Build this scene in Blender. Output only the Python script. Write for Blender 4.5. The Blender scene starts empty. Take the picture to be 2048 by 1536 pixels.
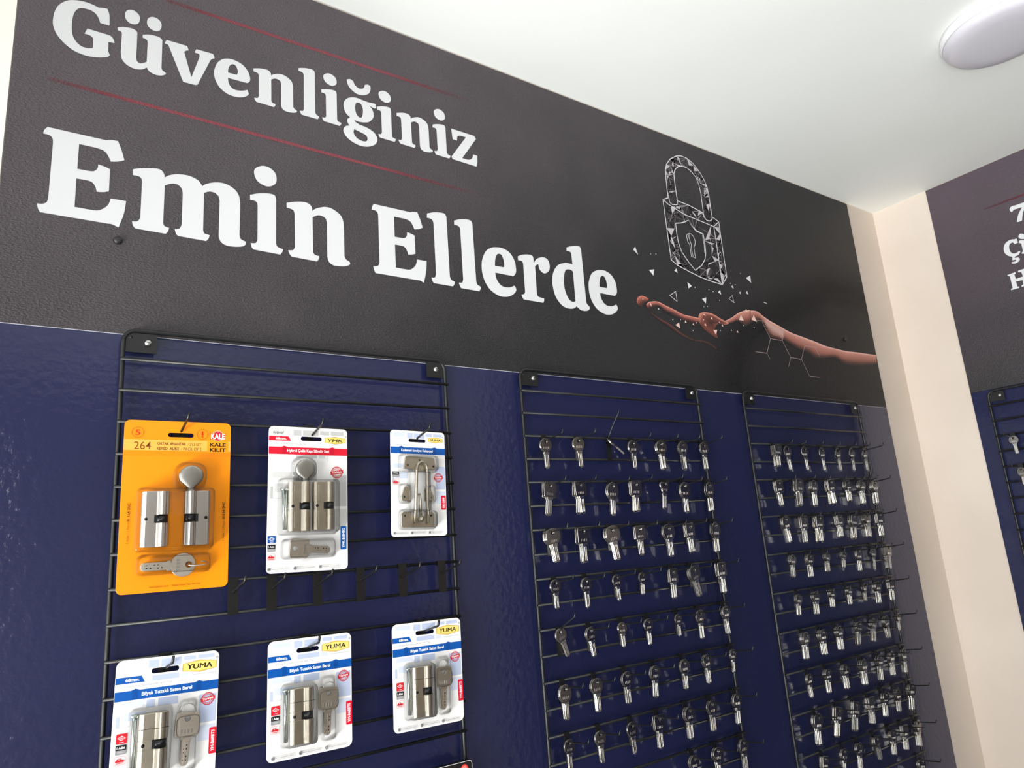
import bpy, math, random
from math import sin, cos, pi, radians
from mathutils import Vector, Matrix
from mathutils.geometry import tessellate_polygon

C = bpy.context.scene.collection
SC = bpy.context.scene

# ---------------------------------------------------------------- traced measurements (tenths of a millimetre on the walls)
LINE1=[[(-11,23307,0),(-2,23452,0),(45,23601,0),(138,23714,0),(245,23768,0),(361,23790,0),(453,23786,0),(539,23767,1),(596,23785,0),(648,23793,1),(674,23718,0),(683,23634,0),(687,23516,1),(568,23516,1),(545,23583,0),(504,23646,0),(438,23677,0),(341,23672,0),(279,23634,0),(237,23547,0),(220,23425,0),(220,23303,0),(236,23182,0),(278,23092,0),(349,23035,0),(429,23030,0),(498,23059,1),(494,23213,1),(479,23236,0),(444,23254,0),(381,23256,1),(412,23353,1),(672,23354,1),(716,23346,0),(745,23314,0),(768,23255,1),(754,23243,1),(688,23238,1),(692,23075,1),(715,23022,1),(690,22984,0),(610,22941,0),(504,22910,0),(383,22903,0),(250,22933,0),(132,23013,0),(44,23118,0),(2,23220,0)],[(792,23533,1),(868,23569,0),(948,23587,0),(1015,23585,0),(1057,23553,1),(1062,23095,1),(1075,23052,0),(1113,23032,0),(1157,23052,0),(1203,23090,1),(1203,23440,1),(1194,23466,0),(1171,23481,0),(1132,23489,1),(1132,23540,1),(1213,23575,0),(1289,23588,0),(1366,23584,0),(1403,23549,1),(1408,23059,1),(1421,23025,0),(1468,22994,1),(1468,22969,0),(1413,22927,0),(1337,22912,0),(1268,22926,0),(1229,22955,0),(1208,22995,1),(1161,22949,0),(1110,22924,0),(1029,22915,0),(939,22944,0),(874,23014,0),(855,23121,1),(855,23447,1),(846,23473,0),(827,23480,0),(797,23482,1)],[(880,23779,0),(892,23853,0),(942,23904,0),(1009,23908,0),(1064,23867,0),(1084,23806,0),(1066,23719,0),(1012,23674,0),(944,23674,0),(898,23718,0)],[(1180,23777,0),(1194,23857,0),(1246,23907,0),(1316,23908,0),(1368,23865,0),(1384,23801,0),(1366,23719,0),(1317,23676,0),(1247,23680,0),(1199,23720,0)],[(1464,23579,1),(1759,23584,1),(1768,23557,0),(1781,23517,1),(1741,23492,0),(1718,23463,1),(1834,23047,1),(1943,23453,1),(1941,23492,0),(1920,23510,0),(1875,23508,1),(1874,23528,1),(1893,23581,1),(2138,23588,1),(2159,23560,0),(2167,23512,1),(2136,23495,0),(2107,23459,1),(1941,22990,1),(1926,22950,0),(1898,22931,1),(1718,22926,1),(1495,23486,1),(1479,23504,0),(1439,23504,1),(1440,23524,1)],[(2165,23239,0),(2172,23322,0),(2210,23445,0),(2283,23540,0),(2373,23588,0),(2472,23597,0),(2595,23561,0),(2682,23473,0),(2722,23367,0),(2721,23294,0),(2684,23246,0),(2653,23240,1),(2377,23232,1),(2391,23141,0),(2434,23075,0),(2495,23051,0),(2579,23066,0),(2632,23087,0),(2684,23116,1),(2698,23075,0),(2704,23041,0),(2664,22991,0),(2580,22943,0),(2482,22925,0),(2361,22942,0),(2256,23013,0),(2187,23131,0)],[(2377,23330,1),(2380,23399,0),(2405,23472,0),(2442,23509,0),(2488,23507,0),(2520,23450,0),(2530,23390,0),(2514,23336,1)],[(2777,23555,1),(2880,23593,0),(2977,23609,0),(3034,23596,0),(3061,23559,0),(3064,23521,1),(3108,23561,0),(3209,23604,0),(3302,23600,0),(3395,23546,0),(3428,23474,0),(3435,23388,1),(3435,23052,1),(3453,23021,0),(3497,22999,1),(3497,22969,0),(3451,22941,0),(3383,22926,0),(3299,22926,0),(3250,22960,0),(3232,23016,1),(3234,23416,1),(3220,23465,0),(3182,23487,0),(3128,23486,0),(3067,23449,1),(3070,23036,1),(3090,23011,0),(3139,23003,1),(3134,22973,0),(3114,22938,1),(2829,22943,1),(2807,22972,0),(2793,23009,1),(2846,23022,0),(2866,23061,1),(2864,23448,1),(2852,23483,0),(2816,23496,0),(2777,23498,1)],[(3533,23840,1),(3629,23876,0),(3720,23894,0),(3791,23892,0),(3817,23857,1),(3820,23067,1),(3837,23029,0),(3886,23009,1),(3879,22978,0),(3857,22946,1),(3581,22946,1),(3563,22974,0),(3550,23013,1),(3600,23023,0),(3619,23066,1),(3621,23734,1),(3608,23767,0),(3574,23783,0),(3530,23785,1)],[(3930,23555,1),(4021,23592,0),(4129,23615,0),(4192,23609,0),(4210,23571,1),(4210,23053,1),(4228,23020,0),(4286,23004,1),(4279,22972,0),(4257,22938,1),(3970,22944,1),(3951,22973,0),(3941,23011,1),(3991,23020,0),(4012,23056,1),(4011,23447,1),(4003,23482,0),(3976,23497,0),(3931,23496,1)],[(3969,23820,0),(3988,23879,0),(4057,23924,0),(4128,23924,0),(4191,23885,0),(4214,23822,0),(4203,23751,0),(4136,23700,0),(4066,23701,0),(4001,23740,0)],[(4334,23380,0),(4356,23474,0),(4427,23554,0),(4521,23599,0),(4616,23609,0),(4722,23597,0),(4830,23594,0),(4927,23607,1),(4957,23579,0),(4961,23522,1),(4924,23504,0),(4822,23530,1),(4875,23481,0),(4906,23390,0),(4894,23297,0),(4819,23197,0),(4734,23156,0),(4615,23134,0),(4528,23146,1),(4556,23109,0),(4637,23078,0),(4755,23065,0),(4885,23017,0),(4955,22937,0),(4962,22852,0),(4913,22763,0),(4780,22683,0),(4627,22661,0),(4477,22697,0),(4375,22765,0),(4326,22847,0),(4327,22909,0),(4368,22970,0),(4438,23002,1),(4404,23056,0),(4400,23116,0),(4453,23170,1),(4385,23222,0),(4346,23297,0)],[(4552,23414,0),(4572,23496,0),(4614,23522,0),(4666,23508,0),(4700,23424,0),(4697,23323,0),(4677,23247,0),(4635,23224,0),(4583,23261,0),(4556,23340,0)],[(4524,22957,1),(4576,22948,0),(4657,22929,0),(4739,22904,0),(4773,22852,0),(4759,22792,0),(4700,22765,0),(4595,22781,0),(4532,22836,0),(4511,22897,0)],[(4406,23926,1),(4471,23956,0),(4529,23932,1),(4563,23861,0),(4633,23821,0),(4705,23840,0),(4742,23885,0),(4750,23932,1),(4805,23958,0),(4859,23951,1),(4863,23888,0),(4830,23786,0),(4725,23710,0),(4594,23693,0),(4478,23755,0),(4421,23837,0)],[(4978,23557,1),(5069,23595,0),(5178,23619,0),(5241,23613,0),(5259,23574,1),(5259,23048,1),(5277,23014,0),(5336,22998,1),(5328,22965,0),(5306,22931,1),(5018,22937,1),(4999,22966,0),(4989,23004,1),(5040,23014,0),(5061,23051,1),(5060,23448,1),(5051,23484,0),(5024,23499,0),(4979,23498,1)],[(5018,23827,0),(5036,23888,0),(5106,23933,0),(5176,23933,0),(5240,23893,0),(5263,23829,0),(5252,23757,0),(5185,23706,0),(5115,23706,0),(5049,23745,0)],[(5372,23555,1),(5477,23594,0),(5575,23610,0),(5633,23597,0),(5660,23560,0),(5663,23521,1),(5707,23561,0),(5809,23605,0),(5903,23601,0),(5997,23546,0),(6030,23473,0),(6037,23385,1),(6037,23042,1),(6055,23010,0),(6100,22988,1),(6100,22957,0),(6054,22929,0),(5985,22914,0),(5900,22914,0),(5850,22948,0),(5832,23005,1),(5834,23413,1),(5820,23463,0),(5782,23486,0),(5727,23485,0),(5666,23447,1),(5668,23026,1),(5689,23000,0),(5738,22992,1),(5734,22962,0),(5712,22926,1),(5425,22932,1),(5403,22961,0),(5389,22998,1),(5443,23012,0),(5463,23051,1),(5460,23446,1),(5448,23482,0),(5412,23495,0),(5372,23497,1)],[(6129,23546,1),(6221,23585,0),(6330,23609,0),(6393,23602,0),(6412,23563,1),(6412,23030,1),(6430,22996,0),(6489,22979,1),(6482,22946,0),(6459,22911,1),(6169,22917,1),(6150,22947,0),(6140,22986,1),(6191,22996,0),(6212,23033,1),(6211,23436,1),(6202,23472,0),(6175,23487,0),(6129,23486,1)],[(6169,23820,0),(6187,23881,0),(6258,23927,0),(6329,23927,0),(6393,23886,0),(6416,23822,0),(6405,23749,0),(6338,23697,0),(6267,23697,0),(6200,23737,0)],[(6543,23587,1),(7074,23582,1),(7109,23523,1),(6755,23001,1),(6897,23005,0),(6964,23040,0),(6999,23087,0),(7013,23155,1),(7111,23151,1),(7106,23017,0),(7078,22904,1),(6535,22919,1),(6513,22970,1),(6871,23490,1),(6749,23491,0),(6683,23459,0),(6667,23411,0),(6661,23356,1),(6563,23358,1)]]
LINE2=[[(31,21620,1),(736,21621,1),(805,21644,0),(885,21651,1),(939,21513,0),(980,21371,1),(901,21327,0),(811,21302,1),(767,21396,0),(716,21449,0),(626,21467,0),(582,21468,1),(413,21467,1),(412,21082,1),(571,21086,0),(627,21111,0),(655,21161,0),(659,21216,1),(732,21205,0),(807,21180,1),(809,20834,1),(739,20806,0),(661,20792,1),(644,20858,0),(611,20911,0),(558,20936,0),(410,20934,1),(412,20503,1),(606,20504,0),(701,20518,0),(785,20588,0),(821,20657,0),(837,20730,1),(1030,20734,1),(1010,20534,0),(953,20310,1),(871,20341,0),(814,20340,1),(27,20338,1),(0,20387,0),(-17,20457,1),(39,20462,0),(85,20491,0),(102,20543,0),(105,20607,1),(108,21387,1),(102,21451,0),(81,21489,0),(42,21505,0),(-13,21505,1),(-3,21563,0)],[(1093,21256,1),(1207,21301,0),(1384,21345,0),(1463,21340,0),(1504,21288,0),(1514,21228,1),(1560,21274,0),(1679,21329,0),(1841,21347,0),(1966,21310,0),(2018,21254,0),(2037,21220,1),(2093,21273,0),(2219,21330,0),(2365,21347,0),(2506,21286,0),(2578,21183,0),(2597,21047,1),(2593,20520,1),(2613,20466,0),(2684,20436,1),(2686,20392,0),(2641,20349,0),(2537,20322,0),(2408,20318,0),(2323,20360,0),(2289,20449,1),(2293,21035,1),(2274,21110,0),(2214,21155,0),(2138,21156,0),(2066,21117,1),(2066,20499,1),(2087,20451,0),(2160,20437,1),(2146,20382,0),(2114,20333,1),(1725,20337,1),(1696,20367,0),(1676,20437,1),(1737,20455,0),(1767,20522,1),(1768,21037,1),(1750,21110,0),(1692,21163,0),(1612,21159,0),(1520,21103,1),(1519,20497,1),(1540,20455,0),(1602,20440,1),(1589,20386,0),(1560,20337,1),(1163,20339,1),(1132,20378,0),(1116,20440,1),(1181,20454,0),(1216,20506,0),(1220,20561,1),(1219,21091,1),(1210,21136,0),(1174,21164,0),(1095,21165,1)],[(2745,21248,1),(2877,21304,0),(3035,21340,0),(3126,21330,0),(3152,21273,1),(3153,20493,1),(3179,20443,0),(3264,20418,1),(3253,20371,0),(3221,20319,1),(2803,20328,1),(2775,20371,0),(2761,20428,1),(2835,20443,0),(2865,20497,1),(2863,21086,1),(2851,21139,0),(2812,21161,0),(2746,21160,1)],[(2802,21648,0),(2829,21737,0),(2930,21805,0),(3033,21805,0),(3125,21745,0),(3159,21651,0),(3143,21544,0),(3046,21468,0),(2944,21469,0),(2848,21527,0)],[(3322,21243,1),(3475,21300,0),(3618,21325,0),(3702,21306,0),(3742,21250,0),(3746,21192,1),(3811,21252,0),(3960,21317,0),(4097,21311,0),(4234,21229,0),(4283,21121,0),(4293,20991,1),(4293,20482,1),(4320,20435,0),(4385,20401,1),(4385,20356,0),(4317,20314,0),(4217,20292,0),(4093,20292,0),(4020,20342,0),(3994,20427,1),(3997,21033,1),(3975,21106,0),(3920,21140,0),(3841,21139,0),(3751,21083,1),(3755,20458,1),(3784,20420,0),(3856,20408,1),(3850,20362,0),(3819,20309,1),(3399,20318,1),(3367,20361,0),(3346,20417,1),(3425,20436,0),(3454,20495,1),(3451,21081,1),(3433,21134,0),(3380,21154,0),(3322,21156,1)],[(4855,21580,1),(5561,21581,1),(5630,21604,0),(5710,21611,1),(5764,21471,0),(5805,21327,1),(5727,21282,0),(5636,21257,1),(5593,21352,0),(5541,21406,0),(5451,21424,0),(5407,21425,1),(5238,21424,1),(5237,21034,1),(5396,21037,0),(5452,21063,0),(5480,21114,0),(5484,21170,1),(5557,21158,0),(5633,21133,1),(5634,20782,1),(5564,20754,0),(5486,20740,1),(5469,20806,0),(5436,20860,0),(5382,20885,0),(5235,20884,1),(5237,20446,1),(5431,20447,0),(5526,20461,0),(5610,20533,0),(5646,20603,0),(5662,20676,1),(5855,20681,1),(5835,20478,0),(5778,20250,1),(5697,20282,0),(5639,20281,1),(4851,20279,1),(4824,20329,0),(4807,20399,1),(4863,20405,0),(4910,20434,0),(4927,20486,0),(4929,20552,1),(4932,21343,1),(4927,21408,0),(4905,21447,0),(4867,21463,0),(4811,21463,1),(4822,21522,0)],[(5911,21632,1),(6049,21687,0),(6181,21713,0),(6283,21711,0),(6321,21657,1),(6324,20458,1),(6350,20401,0),(6420,20370,1),(6410,20324,0),(6378,20275,1),(5980,20276,1),(5954,20317,0),(5936,20377,1),(6007,20392,0),(6035,20456,1),(6037,21470,1),(6019,21521,0),(5970,21545,0),(5906,21547,1)],[(6485,21616,1),(6622,21670,0),(6752,21697,0),(6853,21694,0),(6891,21640,1),(6895,20449,1),(6920,20393,0),(6990,20362,1),(6980,20316,0),(6948,20267,1),(6554,20268,1),(6528,20310,0),(6511,20368,1),(6581,20384,0),(6608,20448,1),(6611,21455,1),(6592,21506,0),(6544,21529,0),(6481,21532,1)],[(7041,20795,0),(7067,20939,0),(7158,21117,0),(7285,21212,0),(7397,21247,0),(7557,21258,0),(7725,21191,0),(7825,21043,0),(7848,20881,0),(7832,20780,0),(7770,20709,0),(7720,20706,1),(7345,20709,1),(7357,20603,0),(7420,20496,0),(7513,20446,0),(7636,20449,0),(7712,20475,0),(7777,20509,1),(7804,20470,0),(7812,20417,0),(7762,20345,0),(7657,20275,0),(7544,20243,0),(7399,20242,0),(7215,20326,0),(7097,20476,0),(7045,20648,0)],[(7349,20849,1),(7362,20971,0),(7408,21088,0),(7466,21122,0),(7520,21108,0),(7561,21017,0),(7570,20899,0),(7554,20855,1)],[(7917,21154,1),(8030,21205,0),(8161,21236,0),(8265,21235,0),(8300,21196,0),(8305,21078,1),(8377,21170,0),(8502,21239,0),(8610,21247,0),(8686,21198,0),(8712,21088,0),(8683,20980,0),(8588,20905,0),(8508,20905,0),(8436,20972,0),(8419,21070,1),(8392,21060,0),(8329,21018,1),(8318,20428,1),(8348,20366,0),(8492,20345,1),(8485,20298,0),(8460,20250,1),(7979,20252,1),(7951,20297,0),(7931,20348,1),(8002,20370,0),(8028,20417,1),(8036,21003,1),(8022,21056,0),(7979,21071,0),(7915,21070,1)],[(9211,21590,1),(9345,21645,0),(9493,21682,0),(9579,21678,0),(9613,21625,1),(9613,20446,1),(9628,20390,0),(9693,20335,1),(9692,20295,0),(9631,20246,0),(9543,20225,0),(9444,20232,0),(9365,20273,0),(9333,20303,1),(9279,20255,0),(9178,20224,0),(9040,20228,0),(8911,20289,0),(8792,20441,0),(8747,20637,0),(8750,20796,0),(8795,20963,0),(8923,21134,0),(9098,21217,0),(9198,21235,0),(9331,21229,1),(9328,21440,1),(9313,21497,0),(9273,21513,0),(9203,21515,1)],[(9325,21058,1),(9287,21090,0),(9196,21094,0),(9121,21052,0),(9074,20940,0),(9047,20741,0),(9077,20551,0),(9158,20415,0),(9252,20380,0),(9315,20409,1)],[(9723,20782,0),(9749,20924,0),(9841,21101,0),(9971,21195,0),(10085,21231,0),(10248,21241,0),(10418,21174,0),(10520,21028,0),(10543,20867,0),(10528,20767,0),(10464,20697,0),(10413,20694,1),(10032,20696,1),(10044,20591,0),(10109,20485,0),(10203,20435,0),(10328,20438,0),(10405,20464,0),(10471,20498,1),(10499,20459,0),(10507,20406,0),(10456,20335,0),(10350,20266,0),(10235,20233,0),(10087,20233,0),(9900,20316,0),(9780,20465,0),(9727,20635,0)],[(10036,20835,1),(10050,20956,0),(10096,21072,0),(10155,21107,0),(10210,21093,0),(10252,21002,0),(10261,20885,0),(10244,20841,1)]]
LINEB=[[(-3698,23820,0),(-3749,23874,0),(-3864,23865,0),(-4014,23860,1),(-4110,23859,1),(-4104,23786,1),(-3982,23580,0),(-3913,23372,1),(-3850,23367,0),(-3790,23378,1),(-3820,23479,0),(-3881,23604,0),(-3989,23741,1),(-3841,23754,0),(-3777,23750,0),(-3734,23715,0),(-3700,23752,0)],[(-3323,22728,0),(-3368,22862,0),(-3475,22939,0),(-3584,22943,0),(-3608,22927,1),(-3688,22926,1),(-3693,22794,1),(-3615,22787,1),(-3566,22857,0),(-3498,22831,0),(-3465,22757,0),(-3465,22627,0),(-3519,22540,0),(-3605,22527,0),(-3674,22560,1),(-3698,22529,1),(-3644,22458,0),(-3542,22434,1),(-3531,22401,1),(-3612,22385,0),(-3644,22329,0),(-3605,22269,0),(-3511,22241,0),(-3428,22273,1),(-3436,22309,1),(-3523,22301,0),(-3554,22321,0),(-3524,22348,0),(-3463,22357,1),(-3484,22457,1),(-3405,22510,0),(-3336,22613,0)],[(-3741,22969,0),(-3778,23018,0),(-3837,23004,0),(-3887,22950,0),(-3899,22880,0),(-3848,22848,0),(-3775,22878,0),(-3741,22925,0)],[(-3720,22826,1),(-3759,22842,0),(-3858,22811,0),(-3907,22791,1),(-3873,22462,1),(-3885,22436,1),(-3861,22403,1),(-3723,22452,1),(-3720,22481,1),(-3760,22508,1),(-3765,22742,1),(-3715,22781,1)],[(-3265,21990,1),(-3462,22003,1),(-3469,21968,1),(-3427,21940,1),(-3439,21808,1),(-3618,21817,1),(-3601,21950,1),(-3528,21978,1),(-3536,22018,1),(-3729,22019,1),(-3739,21983,1),(-3699,21956,1),(-3706,21573,1),(-3738,21562,1),(-3730,21523,1),(-3526,21543,1),(-3529,21574,1),(-3581,21597,1),(-3589,21721,1),(-3428,21737,1),(-3429,21588,1),(-3470,21569,1),(-3462,21534,1),(-3262,21536,1),(-3269,21570,1),(-3313,21586,1),(-3314,21939,1),(-3264,21958,1)]]
LOCK={'shackle_out':[(12621,23550),(12623,23780),(12640,24159),(12657,24314),(12726,24484),(12887,24673),(13134,24826),(13327,24880),(13531,24874),(13744,24791),(13944,24623),(14096,24426),(14181,24211),(14206,24013),(14201,23778),(14204,23376),(14194,23327),(14094,23252),(13966,23247),(13875,23319),(13877,23434)],'shackle_in':[(12946,23560),(12942,23814),(12941,24085),(12958,24287),(13022,24426),(13163,24540),(13316,24597),(13497,24583),(13650,24515),(13794,24396),(13863,24210),(13893,23938),(13879,23442)],'shackle_foot':[(12621,23550),(12650,23549),(12652,23446),(12741,23400),(12923,23435),(12946,23560)],'top_front':[(12423,23459),(12618,23364),(13162,23221),(14216,23125),(14448,23305)],'top_back':[(12423,23459),(12621,23550)],'top_back2':[(12943,23544),(13339,23524),(13856,23429)],'top_right':[(14207,23392),(14448,23305)],'left':[(12423,23459),(12427,22711),(12435,21894)],'bottom':[(12435,21894),(12626,21794),(12996,21702),(13376,21622),(13772,21571),(14215,21546),(14438,21790)],'right':[(14448,23305),(14438,22749),(14438,22142),(14438,21790)],'front_right':[(14216,23125),(14224,22646),(14216,22103),(14215,21546)],'shield':[(12769,22907),(12974,22958),(13146,23032),(13252,23092),(13354,22965),(13518,22865),(13756,22824),(13762,22541),(13748,22315),(13679,22126),(13519,21936),(13255,21767),(13043,21953),(12850,22177),(12776,22407),(12759,22635),(12769,22907)],'shield2':[(13252,23092),(13336,22976),(13493,22845),(13713,22816),(13730,22535),(13705,22308)],'keyhole':[(13109,22619),(13131,22682),(13209,22727),(13289,22729),(13361,22684),(13408,22561),(13380,22467),(13323,22383),(13325,22237),(13329,22099),(13182,22116),(13184,22283),(13182,22428),(13124,22490),(13109,22619)],'keyhole2':[(13206,22712),(13190,22606),(13244,22441),(13226,22291),(13250,22106)]}
BODY=[(12423,23459),(12621,23550),(12943,23544),(13339,23524),(13856,23429),(14207,23392),(14448,23305),(14438,22749),(14438,22142),(14438,21790),(14215,21546),(13772,21571),(13376,21622),(12996,21702),(12626,21794),(12435,21894),(12427,22711)]
SHARDS=[[(11272,22005),(11198,21919),(11336,21819)],[(11635,21498),(11809,21543),(11757,21374)],[(12579,21700),(12490,21623),(12601,21586)],[(12907,21407),(13047,21329),(12919,21247)],[(13357,21045),(13520,21106),(13478,20944)],[(15221,21892),(15416,21989),(15408,21781)],[(14612,21597),(14554,21540),(14645,21502)],[(14093,21386),(14001,21315),(14112,21265)],[(14900,21467),(14836,21425),(14905,21385)],[(15182,21531),(15117,21457),(15215,21434)],[(15834,21320),(15820,21297),(15933,21285),(15962,21303)]]
RINGS=[[(12446,21101),(12225,20965),(12450,20847)],[(14548,21304),(14397,21204),(14576,21120)]]
HSHARDS=[[(11567,20686),(11522,20657),(11572,20596)],[(12420,20331),(12289,20253),(12435,20179)],[(12640,20413),(12620,20341),(12691,20362)],[(12929,20379),(12877,20338),(12944,20318)],[(13356,20664),(13414,20616),(13316,20635)],[(13634,20620),(13580,20581),(13643,20548)],[(13345,20438),(13304,20370),(13386,20359)],[(13982,20485),(13947,20432),(14015,20415)],[(14776,20827),(14668,20678),(14855,20676)],[(15299,20887),(15188,20747),(15399,20711)],[(15022,21021),(14973,20951),(15075,20943)],[(14541,20388),(14491,20332),(14571,20325)],[(13612,20287),(13756,20307),(13692,20167)]]
DOTS=[(15020,21982),(14729,21626),(13661,21330),(14014,21102),(13384,20851),(13521,20875),(13816,21302),(14544,21633),(11793,20576),(12221,20373),(12487,20407),(12875,20189),(13307,20510),(13039,20397),(13882,20518),(13885,20306),(14307,20360),(14818,20549),(15236,20537),(11316,20745),(11755,21915),(11932,21948),(13155,21309)]
FINGER=[[(11407,20625),(11412,20573),(11454,20489)],[(11509,20700),(11527,20627),(11584,20544)],[(11781,20752),(11790,20679),(11802,20627)],[(12040,20691),(12025,20604),(12012,20525)],[(12324,20626),(12309,20542),(12282,20453)],[(12590,20552),(12575,20475),(12561,20396)],[(12849,20539),(12833,20454),(12816,20365)],[(13137,20532),(13106,20433),(13082,20366)]]
BACKFINGER=[[(11113,20644),(11128,20616),(11185,20542)],[(11160,20756),(11190,20700),(11267,20561)],[(11309,20823),(11315,20741),(11328,20629)],[(11503,20788),(11475,20741),(11405,20678)]]
LOWFINGER=[[(11456,20496),(11466,20486),(11472,20476)],[(11641,20400),(11625,20391),(11608,20381)],[(11854,20329),(11828,20300),(11803,20270)],[(12090,20260),(12053,20225),(12015,20190)],[(12283,20161),(12245,20129),(12208,20098)],[(12499,20063),(12493,20031),(12486,19992)],[(12849,19963),(12846,19947),(12843,19931)],[(13295,19964),(13312,19935),(13328,19905)],[(13636,19842),(13629,19809),(13621,19769)]]
THUMB=[(13124,20467),(13165,20615),(13305,20698),(13515,20718),(13742,20691),(13896,20637),(14121,20576),(14258,20544),(14101,20483),(13862,20478),(13731,20414),(13680,20278),(13748,20101),(13558,20136),(13307,20251),(13171,20361)]
PALM=[[(14122,20584),(14138,20545),(14152,20498)],[(14390,20701),(14398,20627),(14383,20559)],[(14670,20855),(14641,20725),(14622,20639)],[(14945,20959),(14898,20758),(14851,20550)],[(15187,21014),(15142,20823),(15093,20613)],[(15185,21000),(15147,20839),(15101,20640)],[(15466,21010),(15439,20895),(15402,20742)],[(15697,20910),(15669,20794),(15655,20737)],[(15988,20807),(15893,20542),(15875,20354)],[(16319,20725),(16234,20507),(16275,20323)],[(16568,20650),(16519,20464),(16484,20327)],[(16884,20581),(16799,20381),(16788,20227)],[(17213,20542),(17147,20303),(17130,20129)],[(17578,20495),(17513,20264),(17462,20085)],[(17951,20447),(17868,20164),(17777,19960)],[(18360,20381),(18255,20143),(18179,19997)],[(18858,20352),(18803,20176),(18771,20073)],[(19373,20333),(19299,20102),(19138,19925)],[(20100,20353),(20024,20128),(19885,19930)],[(21007,20368),(20977,20173),(21001,20080)]]
WRIST=[[(15723,20839),(15758,20750),(15778,20659)],[(15839,20788),(15872,20689),(15873,20521)],[(16056,20730),(16052,20598),(15993,20423)],[(16307,20676),(16295,20514),(16264,20397)],[(16499,20613),(16448,20474),(16369,20343)]]
HEXL=[[(15692,20891),(15623,20724),(15858,20321),(16362,20318),(16566,20640)],[(15858,20321),(15604,19897),(15694,19748)],[(15604,19897),(15144,19894)],[(16362,20318),(16612,19885),(17096,19874),(17352,20286),(17229,20544)],[(16612,19885),(16450,19613)],[(17096,19874),(17343,19424),(17814,19427)],[(17352,20286),(17859,20276),(17955,20438)],[(17859,20276),(17988,20019)],[(15404,20752),(15635,20772)]]
RED=[[(-2,22372),(7175,22303)],[(1423,24295),(7076,24361)]]
REDB=[[(-3076,24090),(-4094,24078)]]
PINS=[(956,20114),(19477,20691)]
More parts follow.
